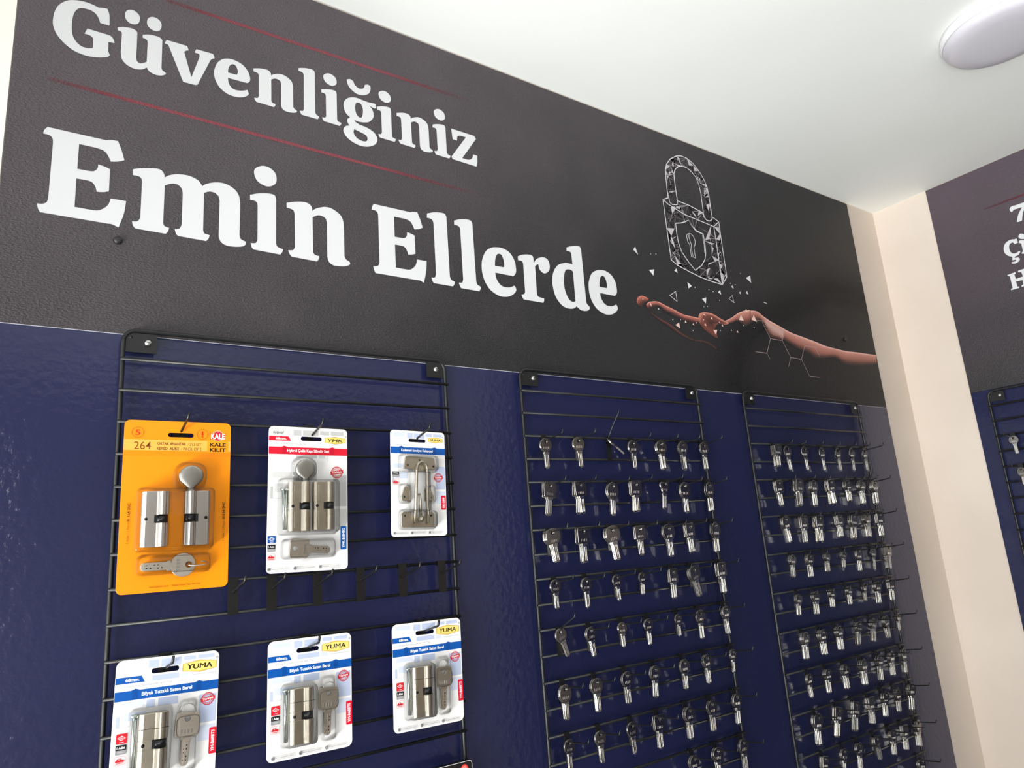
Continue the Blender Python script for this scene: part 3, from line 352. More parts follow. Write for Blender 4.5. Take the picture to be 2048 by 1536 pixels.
# printed dark field behind hand and padlock, fading out of the grey print
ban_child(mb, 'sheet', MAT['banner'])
mb = MB(); letters(mb, LINE1, W(.0004)); ban_child(mb, 'headline_lettering', MAT['banner_ink'])
mb = MB(); letters(mb, LINE2, W(.0004)); ban_child(mb, 'slogan_lettering', MAT['banner_ink'])
BG = lin((47, 43, 47)); BK = lin((22, 22, 25))
def mixc(a, b, t): return tuple(a[i] + (b[i] - a[i]) * t for i in range(4))
def stripe(p, w, red, d=.0003, fn=None):
    mb = MB(); mb.col = []; vs = []; fs = []; n = 12; fn = fn or W(d)
    (x0, z0), (x1, z1) = [(a * 1e-4, b * 1e-4) for a, b in p]
    for i in range(n + 1):
        t = i / n; x = x0 + (x1 - x0) * t; z = z0 + (z1 - z0) * t
        k = min(1, t * 5 + .25, (1 - t) * 3)
        for s_ in (-1, 1):
            vs.append(fn(x, z + s_ * w / 2)); mb.col.append(red[:3] + (k,))
    for i in range(n): fs.append((2 * i, 2 * i + 2, 2 * i + 3, 2 * i + 1))
    mb.add(vs, fs); return mb
for q, p in enumerate(RED):
    ban_child(stripe(p, .0055, lin((128, 56, 66))), 'stripe', MAT['print'])
# --- the dark picture field (part of the print): a soft-edged black area
mb = MB(); mb.col = []; vs = []; fs = []
NX, NZ = 26, 14; fx0, fx1, fz0, fz1 = 1.24, BX1, BZ, 2.42
for i in range(NX + 1):
    for j in range(NZ + 1):
        x = fx0 + (fx1 - fx0) * i / NX; z = fz0 + (fz1 - fz0) * j / NZ
        edge = max(0, min(1, (x - 1.26) / .26))
        topb = 2.00 + .22 * max(0, min(1, (x - 1.35) / .55))
        e2 = max(0, min(1, (topb + .10 - z) / .20))
        k = edge * e2; k = k * k * (3 - 2 * k)
        vs.append((x, -.0002, z)); mb.col.append(BK[:3] + (k,))
for i in range(NX):
    for j in range(NZ):
        a = i * (NZ + 1) + j; fs.append((a, a + NZ + 1, a + NZ + 2, a + 1))
mb.add(vs, fs, 0, True); ground = mb
# --- hand print
def strip(mb, st, cols, d, sub=4):
    """stations of (top, middle, bottom) -> coloured band"""
    st = [[(a * 1e-4, b * 1e-4) for a, b in s_] for s_ in st]; fine = []
    for i in range(len(st) - 1):
        p0, p1, p2, p3 = st[max(0, i - 1)], st[i], st[i + 1], st[min(len(st) - 1, i + 2)]
        for q in range(sub + (i == len(st) - 2)):
            t = q / sub; row = []
            for r in range(3):
                row.append(tuple(.5 * (2 * p1[r][a] + (p2[r][a] - p0[r][a]) * t + (2 * p0[r][a] - 5 * p1[r][a] + 4 * p2[r][a] - p3[r][a]) * t * t + (3 * p1[r][a] - p0[r][a] - 3 * p2[r][a] + p3[r][a]) * t ** 3) for a in (0, 1)))
            fine.append(row)
    vs = []; fs = []
    for row in fine:
        five = [row[0], tuple((row[0][a] * .72 + row[1][a] * .28) for a in (0, 1)), row[1], tuple((row[1][a] + row[2][a]) / 2 for a in (0, 1)), row[2]]
        for (x, z), c in zip(five, cols): vs.append((x, -d, z)); mb.col.append(lin(c))
    for i in range(len(fine) - 1):
        for r in range(4): a = i * 5 + r; fs.append((a, a + 1, a + 6, a + 5))
    mb.add(vs, fs, 0, True)
mb = MB(); mb.col = []
DKC = (23, 22, 25)
strip(mb, LOWFINGER, [(112, 66, 58), (98, 54, 48), (70, 40, 36), (44, 28, 27), DKC], .00030)
strip(mb, WRIST, [(196, 142, 130), (206, 164, 154), (200, 160, 150), (170, 126, 116), (120, 80, 70)], .00036)
strip(mb, BACKFINGER, [(214, 134, 116), (190, 108, 92), (140, 76, 64), (82, 44, 38), (44, 26, 25)], .00034)
strip(mb, FINGER, [(240, 172, 156), (188, 110, 97), (112, 62, 56), (54, 34, 33), DKC], .00038)
strip(mb, PALM, [(240, 192, 180), (202, 138, 124), (158, 98, 85), (92, 57, 50), DKC], .00034)
th = [(a * 1e-4, b * 1e-4) for a, b in THUMB]; thl = smooth_loop([(a, b, 0) for a, b in th], 3)
cx = sum(p[0] for p in th) / len(th); cz = sum(p[1] for p in th) / len(th)
n = len(thl); vs = [(a, -.00042, b) for a, b in thl] + [(cx + (a - cx) * .72, -.00042, cz + (b - cz) * .72) for a, b in thl] + [(cx - .006, -.00042, cz + .001)]
for i in range(n):
    k = max(0, min(1, (thl[i][1] - cz) / .02 + .5)); mb.col.append(mixc(lin((96, 50, 42)), lin((218, 146, 128)), k))
for i in range(n): mb.col.append(lin((116, 64, 54)))
mb.col.append(lin((52, 28, 25)))
mb.add(vs, [(i, (i + 1) % n, n + (i + 1) % n, n + i) for i in range(n)] + [(n + i, n + (i + 1) % n, 2 * n) for i in range(n)], 0, True)
ban_child(mb, 'hand_picture', MAT['print'])
# --- padlock print, shards and hexagon lines: flat ink strokes
def stroke(mb, pts, w, col, d, closed=False):
    pts = [Vector(p) for p in pts]
    if closed: pts = pts + [pts[0]]
    vs = []; fs = []
    for i, p in enumerate(pts):
        a = pts[max(0, i - 1)]; b = pts[min(len(pts) - 1, i + 1)]
        if closed and i in (0, len(pts) - 1): a, b = pts[-2], pts[1]
        t = (b - a); t = t.normalized() if t.length > 1e-9 else Vector((1, 0)); nn = Vector((-t.y, t.x)) * w / 2
        for q in (p + nn, p - nn): vs.append((q.x, -d, q.y)); mb.col.append(col)
    for i in range(len(pts) - 1): fs.append((2 * i, 2 * i + 1, 2 * i + 3, 2 * i + 2))
    mb.add(vs, fs)
def m4(l): return [(a * 1e-4, b * 1e-4) for a, b in l]
def tri(mb, pts, col, d):
    b = len(mb.v); mb.add([(x, -d, z) for x, z in pts], [tuple(range(len(pts)))])
    mb.col += [col] * len(pts)
WHT = lin((226, 224, 228)); GRY = lin((178, 168, 174)); FNT = lin((122, 113, 119))
rnd = random.Random(4)
mb = MB(); mb.col = []
sh_ring = m4(LOCK['shackle_out']) + list(reversed(m4(LOCK['shackle_in'])))
body = m4(BODY); shield = m4(LOCK['shield'])
def in_net(p): return (inside(p, body) and not inside(p, shield)) or inside(p, sh_ring)
xs = [p[0] for p in body + sh_ring]; zs = [p[1] for p in body + sh_ring]
pts = m4(LOCK['shackle_out'])[::1] + m4(LOCK['shackle_in'])[::1] + body + m4(LOCK['front_right']) + m4(LOCK['top_front'])
while len(pts) < 215:
    p = (rnd.uniform(min(xs), max(xs)), rnd.uniform(min(zs), max(zs)))
    if in_net(p): pts.append(p)
for i, p in enumerate(pts):
    near = sorted(range(len(pts)), key=lambda j: (pts[j][0] - p[0]) ** 2 + (pts[j][1] - p[1]) ** 2)[1:8]
    for j in near:
        q = pts[j]
        if all(in_net((p[0] + (q[0] - p[0]) * t, p[1] + (q[1] - p[1]) * t)) for t in (.25, .5, .75)):
            stroke(mb, [p, q], .0009, FNT if rnd.random() < .6 else GRY, .00030)
    if rnd.random() < .42 and len(near) > 4:
        a, b = pts[near[rnd.randrange(0, 3)]], pts[near[rnd.randrange(3, 6)]]
        t3 = [p, a, b]; cen = (sum(q[0] for q in t3) / 3, sum(q[1] for q in t3) / 3)
        ar = abs((a[0] - p[0]) * (b[1] - p[1]) - (b[0] - p[0]) * (a[1] - p[1])) / 2
        if in_net(cen) and 1e-5 < ar < 2.6e-4 and all(in_net(((q[0] + cen[0]) / 2, (q[1] + cen[1]) / 2)) for q in t3):
            tri(mb, t3, lin((196, 190, 196)), .00034)
    if rnd.random() < .3 and in_net(p):
        tri(mb, [(p[0] + .0012 * cos(a * pi / 3), p[1] + .0012 * sin(a * pi / 3)) for a in range(6)], WHT, .00040)
for k, l in LOCK.items():
    thin = k in ('shield2', 'keyhole2', 'keyhole')
    stroke(mb, m4(l), .0016 if thin else .0023, WHT, .00044)
ban_child(mb, 'padlock_picture', MAT['print'])
mb = ground
for l in SHARDS: tri(mb, m4(l), WHT, .00046)
for l in RINGS: stroke(mb, m4(l), .0024, WHT, .00046, True)
for l in HSHARDS: tri(mb, m4(l), lin((236, 200, 190)), .00050)
for (a, b) in DOTS: tri(mb, [(a * 1e-4 + .0016 * cos(q * pi / 3), b * 1e-4 + .0016 * sin(q * pi / 3)) for q in range(6)], WHT, .00050)
for l in HEXL: stroke(mb, m4(l), .0014, lin((176, 158, 156)), .00048)
ban_child(mb, 'picture_ground', MAT['print'])
for (a, b) in PINS:
    mb = MB(); mb.lathe([(.0058, 0), (.0058, -.0016), (.0046, -.0034), (.002, -.0042)], (a * 1e-4, -.0002, b * 1e-4), 'y', 18)
    tag(ban_child(mb, 'screw', MAT['dark_screw']), 'black screw head in the banner')

ban2 = tag(empty('wall_banner', (XR, RY1, RZ)), 'dark banner with partly hidden white words on the side wall past the corner', 'banner')
OFF2 = (-XR, -RY1, -RZ)
def b2(mb, name, mats):
    o = mb.build(name, mats, ban2); o.location = OFF2; return o
mb = MB(); mb.box(XR - .003, XR, RY0, RY1, RZ, 2.536); b2(mb, 'sheet', MAT['banner_side'])
for part in (LINEB[:1], LINEB[1:4], LINEB[4:]):
    mb = MB(); letters(mb, part, lambda a, b: (XR - .0034, a, b)); b2(mb, 'lettering', MAT['banner_ink'])
b2(stripe([REDB[0][0], (-11000, 24005)], .0055, lin((100, 44, 54)), fn=lambda a, b: (XR - .0033, a, b)), 'stripe', MAT['print'])

# ================================================================ CEILING LIGHT
lamp = tag(empty('ceiling_light', (1.622, -.629, ZC)), 'round white flush ceiling light, switched off', 'ceiling light')
mb = MB(); mb.lathe([(.113, 0), (.114, -.012), (.111, -.018)], (0, 0, 0), 'z', 64); mb.build('rim', MAT['lamp_body'], lamp)
mb = MB(); mb.lathe([(.110, -.0185), (.109, -.024), (.104, -.030), (.095, -.034), (.07, -.0365), (.035, -.0378), (.004, -.038)], (0, 0, 0), 'z', 64); mb.build('diffuser', MAT['lamp_white'], lamp)

# ================================================================ WIRE RACKS
PITCH = .0428; Z0 = 1.8365
def rack(name, label, w, nbars, zb):
    """local frame: x across from the left upright, y towards the room is negative, z up with 0 at the first bar"""
    r = tag(empty(name), label, 'display rack', 'wire display racks')
    top = .0425; cr = .017; yb = -.0095
    path = []
    def arc(cx, cz, a0, a1):
        for i in range(7):
            a = radians(a0 + (a1 - a0) * i / 6); path.append((cx + cr * cos(a), yb, cz + cr * sin(a)))
    arc(cr, top - cr, 180, 90); arc(w - cr, top - cr, 90, 0); arc(w - cr, zb + cr, 0, -90); arc(cr, zb + cr, 270, 180)
    mb = MB(); mb.tube(path, .0031, 12, closed=True); mb.build('frame', MAT['wire'], r)
    for i in range(nbars):
        z = -PITCH * i
        mb = MB(); mb.tube([(-.0028, yb - .0050, z), (w + .0028, yb - .0050, z)], .0023, 10); mb.build('crossbar', MAT['wire'], r)
    for q, (x0, x1) in enumerate(((.003, .041), (w - .036, w - .003))):
        mb = MB(); mb.box(x0, x1, -.0105, -.0088, top - .031, top - .004)
        pl = mb.build('mounting_plate', MAT['wire'], r)
        sx = x0 + .027 if q == 0 else x0 + .018
        mb = MB(); mb.lathe([(.0046, -.0105), (.0046, -.0118), (.0034, -.0135), (.001, -.0142)], (sx, 0, top - .0165), 'y', 18)
        mb.add([(sx - .0024, -.0143, top - .0170), (sx + .0024, -.0143, top - .0160), (sx + .0024, -.0143, top - .0150), (sx - .0024, -.0143, top - .0160)], [(0, 1, 2, 3)], 1)
        mb.build('screw', [MAT['screw'], MAT['recess']], pl)
        if q == 0:
            mb = MB(); mb.lathe([(.0022, -.0106), (.0022, -.0108)], (x0 + .006, 0, top - .010), 'y', 14); mb.build('hole', MAT['recess'], pl)
    return r
R1 = rack('wire_rack', 'widely spaced black wire rack holding the blister packs, leftmost of the racks', .4975, 21, -.9)
R1.location = (.1078, 0, Z0)
R2 = rack('wire_rack', 'black wire rack of keys in the middle of the navy wall', .492, 21, -.9)
R2.location = (.7672, 0, Z0)
R3 = rack('wire_rack', 'black wire rack crowded with key bunches nearest the room corner', .506, 21, -.9)
R3.location = (1.4235, 0, Z0)
R4 = rack('wire_rack', 'black wire rack on the side wall past the cream corner', .5, 21, -.9)
R4.location = (XR - .003, -.2134, Z0 + .0065); R4.rotation_euler = (0, 0, -pi / 2)

# ================================================================ HOOKS
def hook_meshes(base_dz, rise, length, tip, r, w, curl=0):
    """origin at the bar centre; the plate hangs from this bar to the next one down"""
    y0 = -.0170
    a = MB(); a.box(-w / 2, w / 2, y0 - .0012, y0, -PITCH - .003, .0034)
    a.box(-w / 2, w / 2, y0, y0 + .0052, .0024, .0034); a.box(-w / 2, w / 2, y0 + .0052, y0 + .0062, -.004, .0034)
    p = MB(); path = [(0, y0 - .0008, -base_dz)]
    for i in range(1, 9):
        t = i / 8; path.append((curl * t * t, y0 - .0008 - length * t, -base_dz + rise * t))
    e = path[-1]; path += [(e[0] + tip * .05, e[1] - tip * .12, e[2] + tip * .3), (e[0] + tip * .1, e[1] - tip * .3, e[2] + tip)]
    p.tube(path, r, 8)
    return a.mesh('clip_plate', MAT['hook']), p.mesh('prong', MAT['hook'])
def make_hook(name, meshes, loc, label, group, rot=0.0):
    h = tag(empty(name, loc, (0, 0, rot)), label, 'hook', group)
    inst('clip_plate', meshes[0], h); inst('prong', meshes[1], h)
    return h
ORD = ['zeroth', 'first', 'second', 'third', 'fourth', 'fifth', 'sixth', 'seventh', 'eighth', 'ninth', 'tenth']
RACKN = {2: 'middle rack', 3: 'corner rack', 4: 'side wall rack'}

# ---------------------------------------------------------------- keys
def circle(cx, cy, rx, ry=None, n=32, a0=0): return [(cx + rx * cos(2 * pi * i / n + a0), cy + (ry or rx) * sin(2 * pi * i / n + a0)) for i in range(n)]
def rrect(x0, x1, y0, y1, r, n=5):
    o = []
    for cx, cy, a in ((x1 - r, y1 - r, 0), (x0 + r, y1 - r, 90), (x0 + r, y0 + r, 180), (x1 - r, y0 + r, 270)):
        for i in range(n + 1): q = radians(a + 90 * i / n); o.append((cx + r * cos(q), cy + r * sin(q)))
    return o
def bow_outline(kind):
    m = .001
    if kind == 'round': o = circle(0, -5.5, 12.3); hole = 3.0
    elif kind == 'oval': o = circle(0, -7, 11.6, 13.8); hole = 3.0
    elif kind == 'square': o = rrect(-12, 12, -18, 6.5, 3.2); hole = 2.8
    elif kind == 'broad': o = smooth_loop([(-13.5, -2, 0), (-10, 5, 0), (0, 7.2, 0), (10, 5, 0), (13.5, -2, 0), (13.2, -10, 0), (8, -17, 1), (-8, -17, 1), (-13.2, -10, 0)], 4); hole = 3.0
    else: o = [((10.6 + 1.9 * cos(3 * a - pi / 2)) * cos(a), -5.5 + (10.6 + 1.9 * cos(3 * a - pi / 2)) * sin(a)) for a in [2 * pi * i / 40 for i in range(40)]]; hole = 2.8
    return [(a * m, b * m) for a, b in o], [(a * m, b * m) for a, b in circle(0, 0, hole, n=18)]
KEY = {}; PKEY = {}
T = .0011
for kind in ('round', 'oval', 'square', 'broad', 'lobed'):
    o, h = bow_outline(kind)
    b = MB(); b.prism([o, h], lambda x, z, d: (x, d, z), 0, .0003, T)
    zc = -.0125 if kind in ('square', 'broad', 'oval') else -.0105
    for i in range(4):                                            # worn maker's stamping: four low raised marks
        x = (i - 1.5) * .0034
        b.box(x - .0011, x + .0011, -T - .0004, -T, zc - .002, zc + .002, 1)
    zb = min(p[1] for p in o) + .0004
    s = MB(); m = .001; ztip = -.046
    neck = [(-5.4, zb / m), (5.4, zb / m), (5.4, -20.6), (4.3, -21.4), (4.3, -43.6), (2.2, -46), (-1.8, -46), (-4.3, -43.4), (-4.3, -21.4), (-5.4, -20.6)]
    s.prism([[(a * m, c * m) for a, c in neck]], lambda x, z, d: (x, d, z), 0, .00025, T * .98)
    for side in (-1, 1):                                          # two raised ribs leave the milled grooves between them
        for xa, xb in ((-3.9, -1.7), (-.5, 1.0), (2.2, 3.8)):
            s.box(xa * m, xb * m, side * T - .0002, side * (T + .0005) if side > 0 else side * T + .0002, ztip + .003, -.0225) if side > 0 else s.box(xa * m, xb * m, -T - .0005, -T + .0002, ztip + .003, -.0225)
    KEY[kind] = (b.mesh('bow', [MAT['bow'], MAT['blade']]), s.mesh('blade', MAT['blade']))
    PKEY[kind] = (b.mesh('bow', [MAT['pack_key'], MAT['bright_steel']]), s.mesh('blade', MAT['pack_key']))
ADJ = {'round': 'round-headed', 'oval': 'oval-headed', 'square': 'square-headed', 'broad': 'broad-headed', 'lobed': 'lobed-headed'}

rnd = random.Random(11)
HK = {}
def key_hook(dz, special):
    k = (round(dz, 3), special)
    if k not in HK:
        if special == 'up': HK[k] = hook_meshes(dz, .046, .030, .007, .0014, .011, .006)
        elif special == 'half': HK[k] = hook_meshes(dz, .024, .040, .007, .0014, .011, .006)
        else: HK[k] = hook_meshes(dz, .006, .055, .007, .0014, .011)
    return HK[k]
def nth_word(q, n):
    if n == 1: return 'lone'
    if q == 0: return 'front'
    if q == n - 1: return 'rearmost'
    return ORD[q + 1] + ' from front'
for (rk, row, col, n, kind, fan, hx, hz, ang, sc) in KEYS:
    hx, hz = hx * 1e-4, hz * 1e-4
    if rk == 4: bar = Z0 + .0065 - PITCH * (2 + 2 * (row - 1))
    else: bar = Z0 - PITCH * (2 + 2 * (row - 1))
    sp = 'up' if (rk, row, col) == (2, 1, 3) else 'half' if (rk, row, col) == (2, 5, 1) else ''
    hz = min(max(hz, bar - .0135), bar - .0075) if not sp else min(hz, bar - .004)
    pz = hz + .0016                                              # the keys hang from the prong by the top of their holes
    dz = round(bar - pz, 3); ms = key_hook(dz, sp)
    state = ', bent steeply upward' if sp else ''
    hl = '%s key hook, %s from left in %s key row of %s' % ('bent-up black' if sp else 'black wire', ORD[col], ORD[row], RACKN[rk])
    if rk == 4: loc, rot = (XR - .003, -hx, bar), -pi / 2
    else: loc, rot = (hx, 0, bar), 0.0
    make_hook('key_hook', ms, loc, hl, 'key hooks on the ' + RACKN[rk], rot)
    ang = max(-16, min(20, ang)) if not sp == 'up' else ang
    yaw0 = rnd.uniform(-5, 5); place = 'hook %s from left, %s key row, %s' % (ORD[col], ORD[row], RACKN[rk])
    for q in range(n):                                            # q = 0 is the front key
        d = .0200 + .00245 * (n - 1 - q)
        y = -d
        a = ang + (0 if q == 0 else rnd.uniform(-9, 9) if fan else rnd.uniform(-1.6, 1.6))
        k = tag(empty('key'), '%s %s steel key, %s' % (nth_word(q, n), ADJ[kind], place), 'key', 'keys on the ' + RACKN[rk])
        yaw = radians(yaw0 + rnd.uniform(-1.5, 1.5)); pit = radians(rnd.uniform(0, 2.0))
        zz = pz - .0019 * sc + .006 * (d - .018) / .055
        side_on = sp == 'up'
        if rk == 4:
            k.location = (XR - .003 - d, -hx, zz); k.rotation_euler = (pit, -radians(a), yaw - pi / 2)
        else:
            k.location = (hx, y, zz); k.rotation_euler = (Matrix.Rotation(-radians(a), 3, 'Y') @ Matrix.Rotation(radians(46), 3, 'Z')).to_euler() if side_on else (pit, -radians(a), yaw)
        k.scale = (sc,) * 3
        inst('bow', KEY[kind][0], k); inst('blade', KEY[kind][1], k)

# ================================================================ BLISTER PACKS
MM = .001
class Card:
    def __init__(s, label, x, z, w, h, tilt, board, slot, cr=7.0, y=-.030, group=None):
        s.root = tag(empty('lock_pack', (x, y, z), (0, radians(tilt), 0)), label, 'blister pack', group)
        s.w, s.h = w, h; s.print = MB(); s.inks = [board]; s.layer = 0
        o = rrect(0, w, -h, 0, cr, 6); sl = rrect(slot[0], slot[2], -slot[3], -slot[1], (slot[3] - slot[1]) / 2 - .05, 5)
        s.sl = sl; s.slot = slot
        mb = MB(); mb.prism([[(a * MM, b * MM) for a, b in o], [(a * MM, b * MM) for a, b in sl]], lambda a, b, d: (a, -d, b), 0, .00012, .0004)
        mb.build('backing_card', board, s.root)
        s.print.flat([rrect(1, w - 1, 1 - h, -1, cr - 1, 6), sl], s.fn(), 0)
    def mi(s, rgb):
        m = ink(rgb)
        if m not in s.inks: s.inks.append(m)
        return s.inks.index(m)
    def fn(s):
        s.layer += 1; d = -.00042 - .000012 * s.layer
        return lambda a, b: (a * MM, d, b * MM)
    def poly(s, pts, rgb): s.print.flat([[(a, -b) for a, b in pts]], s.fn(), s.mi(rgb))
    def rect(s, u0, v0, u1, v1, rgb, r=0.0):
        if r: s.print.flat([rrect(u0, u1, -v1, -v0, r)], s.fn(), s.mi(rgb))
        else: s.poly([(u0, v1), (u1, v1), (u1, v0), (u0, v0)], rgb)
    def ring(s, u, v, r0, r1, rgb):
        if r0: s.print.flat([circle(u, -v, r1, n=28), circle(u, -v, r0, n=28)], s.fn(), s.mi(rgb))
        else: s.print.flat([circle(u, -v, r1, n=28)], s.fn(), s.mi(rgb))
    def outline(s, u0, v0, u1, v1, r, t, rgb):
        s.print.flat([rrect(u0, u1, -v1, -v0, r), rrect(u0 + t, u1 - t, -v1 + t, -v0 - t, max(.2, r - t))], s.fn(), s.mi(rgb))
    def text(s, body, u0, v0, u1, v1, rgb, bold=0.0, up=False, rot=0.0, shear=0.0):
        if bold and 'M' in body:                                  # the outline offset breaks this glyph: thicken by overprinting instead
            e = .045 * ((u1 - u0) if up else (v1 - v0))
            for du, dv in ((-e, 0), (e, 0), (0, -e * .5), (0, e * .5)): s.text(body, u0 + du, v0 + dv, u1 + du, v1 + dv, rgb, 0.0, up, rot, shear)
            return
        vs, fs = text_geo(body, bold, shear)
        if not vs: return
        x0 = min(v[0] for v in vs); x1 = max(v[0] for v in vs); y0 = min(v[1] for v in vs); y1 = max(v[1] for v in vs)
        f = s.fn(); out = []
        for x, y in vs:
            a = (x - x0) / (x1 - x0); b = (y - y0) / (y1 - y0)
            if up: U = u1 - b * (u1 - u0); U = u0 + (1 - b) * (u1 - u0); V = v1 - a * (v1 - v0)
            else: U = u0 + a * (u1 - u0); V = v1 - b * (v1 - v0)
            if rot:
                cu, cv = (u0 + u1) / 2, (v0 + v1) / 2; c_, s_ = cos(radians(rot)), sin(radians(rot))
                U, V = cu + (U - cu) * c_ + (V - cv) * s_, cv - (U - cu) * s_ + (V - cv) * c_
            out.append(f(U, -V))
        s.print.add(out, fs, s.mi(rgb))
    def done(s): s.print.build('printed_graphics', s.inks, s.root)
    # ---- contents
    def blister(s, blocks):
        """each block: (u0, v0, u1, v1, corner, height)"""
        for (u0, v0, u1, v1, cr, h) in blocks:
            mb = MB(); rings = []
            for ins, d in ((-2.2, .6), (0, .8), (.5, h * .6), (1.0, h - 1.4), (1.7, h - .5), (2.8, h)):
                rings.append([(a * MM, -(d + .5) * MM, b * MM) for a, b in rrect(u0 + ins, u1 - ins, -v1 + ins, -v0 - ins, max(.6, cr - ins * .5), 5)])
            n = len(rings[0]); vs = [p for r_ in rings for p in r_]
            fs = [(q * n + j, q * n + (j + 1) % n, (q + 1) * n + (j + 1) % n, (q + 1) * n + j) for q in range(len(rings) - 1) for j in range(n)]
            fs.append(tuple((len(rings) - 1) * n + j for j in range(n)))
            mb.add(vs, fs, 0, True); mb.build('blister', MAT['film'], s.root)
    def cylinder(s, u, v0, v1, side, mat, knob=None, panels=False):
        """double cylinder lock lying along v, barrel axis at u, its fin pointing to side (-1 / +1)"""
        yc = -(8.5 + 1.0); gap = 10.0; mid = (v0 + v1) / 2
        def prof(full):
            a0 = math.asin(5 / 8.5); o = []
            if full:
                for i in range(25): q = a0 + (2 * pi - 2 * a0) * i / 24; o.append((8.5 * cos(q), 8.5 * sin(q)))
            else: o += [(9.5, 5), (9.5, -5)]
            for i in range(9): q = -pi / 2 + pi * i / 8; o.append((19.5 + 5 * cos(q), 5 * sin(q)))
            return o
        mb = MB()
        def seg(va, vb, full):
            vs = []; pr = prof(full); n = len(pr); fs = []
            for (vv, k) in ((va, .93), (va + .5, 1), (vb - .5, 1), (vb, .93)):
                for (a, b) in pr: vs.append(((u + side * a * k + (1 - k) * side * 8) * MM, (yc - b * k) * MM, -vv * MM))
            for q in range(3):
                for j in range(n): fs.append((q * n + j, q * n + (j + 1) % n, (q + 1) * n + (j + 1) % n, (q + 1) * n + j))
            fs += [tuple(range(n)), tuple(3 * n + j for j in range(n))]
            mb.add(vs, fs, 0, False)
        seg(v0, mid - gap / 2, True); seg(mid + gap / 2, v1, True); seg(mid - gap / 2 - .4, mid + gap / 2 + .4, False)
        body = mb.build('lock_cylinder', mat, s.root)
        c = MB(); c.lathe([(7.4 * MM, -(mid + gap / 2 - .4) * MM), (7.4 * MM, -(mid - gap / 2 + .4) * MM)], (u * MM, yc * MM, 0), 'z', 24)
        c.box((u + side * 6) * MM if side > 0 else (u + side * 13) * MM, (u + side * 13) * MM if side > 0 else (u + side * 6) * MM, (yc - 4.4) * MM, (yc - .5) * MM, -(mid + 4.2) * MM, -(mid - 4.2) * MM)
        c.build('cam', MAT['cam'], body)
        hm = MB(); hm.lathe([(2.1 * MM, (yc - 5.05) * MM), (2.1 * MM, (yc - 5.15) * MM)], ((u + side * 19) * MM, 0, -mid * MM), 'y', 16); hm.build('screw_hole', MAT['recess'], body)
        if panels:
            for va, vb in ((v0 + 5, mid - 8), (mid + 8, v1 - 5)):
                pm = MB(); pm.box((u + side * 10 if side > 0 else u + side * 17) * MM, (u + side * 17 if side > 0 else u + side * 10) * MM, (yc - 5.5) * MM, (yc - 4.9) * MM, -vb * MM, -va * MM); pm.build('raised_panel', mat, body)
        if knob:
            kv, rx, ry = knob
            k = MB(); vs = []; fs = []; n = 26
            prof2 = [(4.6, v0 + .5, 4.6), (4.4, v0 - 2.5, 4.4), (4.2, v0 - 5, 4.2)]
            for i in range(1, 10):
                q = radians(-62 + (152) * i / 9); prof2.append((rx * cos(q), kv - ry * sin(q), 4.2 - .12 * i))
            for (hw, vv, ht) in prof2:
                for j in range(n):
                    a = 2 * pi * j / n; vs.append(((u + hw * cos(a)) * MM, (yc - ht * math.copysign(abs(sin(a)) ** .35, sin(a))) * MM, -vv * MM))
            for q in range(len(prof2) - 1):
                for j in range(n): fs.append((q * n + j, q * n + (j + 1) % n, (q + 1) * n + (j + 1) % n, (q + 1) * n + j))
            fs += [tuple(range(n)), tuple((len(prof2) - 1) * n + j for j in range(n))]
            k.add(vs, fs, 0, True); k.build('thumb_knob', MAT['knob'], body)
        return body
    def bolt(s, u, v0, v1, du=0.0, r=2.4):
        mb = MB(); p0 = (u * MM, -.006, -v0 * MM); p1 = ((u + du) * MM, -.006, -v1 * MM)
        mb.tube([p0, p1], r * MM, 14); mb.tube([(p0[0], p0[1], p0[2] + .0004), (p0[0], p0[1], p0[2] - .003)], r * 1.7 * MM, 16)
        mb.build('fixing_bolt', MAT['zinc'], s.root)
    def key(s, u, v, ang, kind, size=1.0, ring=None, depth=5.0, coin=False):
        """u, v: middle of the key's head; ang: 0 hangs down, 90 points to +u"""
        a = radians(ang); hu, hv = u - sin(a) * 5 * size, v - cos(a) * 5 * size
        k = empty('dimple_key', (hu * MM, -depth * MM, -hv * MM), (0, -a, 0)); k.parent = s.root; k.scale = (size,) * 3
        inst('bow', PKEY[kind][0], k); b = inst('blade', PKEY[kind][1], k)
        dm = MB()
        for i in range(5):
            for xx in (-1.9, 1.9):
                if (i + (xx > 0)) % 3: dm.lathe([(.0009, -T - .0003), (.0009, -T - .00036)], (xx * MM, 0, (-26 - i * 3.6) * MM), 'y', 10)
        dm.build('dimple', MAT['recess'], k)
        if ring:
            ru, rv, rr, flat = ring; m = MB()
            m.tube([((ru + rr * cos(2 * pi * i / 30)) * MM, -(depth + (rr * .5 * sin(2 * pi * i / 30) if flat < .6 else 0)) * MM, -(rv + rr * flat * sin(2 * pi * i / 30)) * MM) for i in range(30)], .0007, 8, closed=True)
            m.build('split_ring', MAT['bright_steel'], s.root)
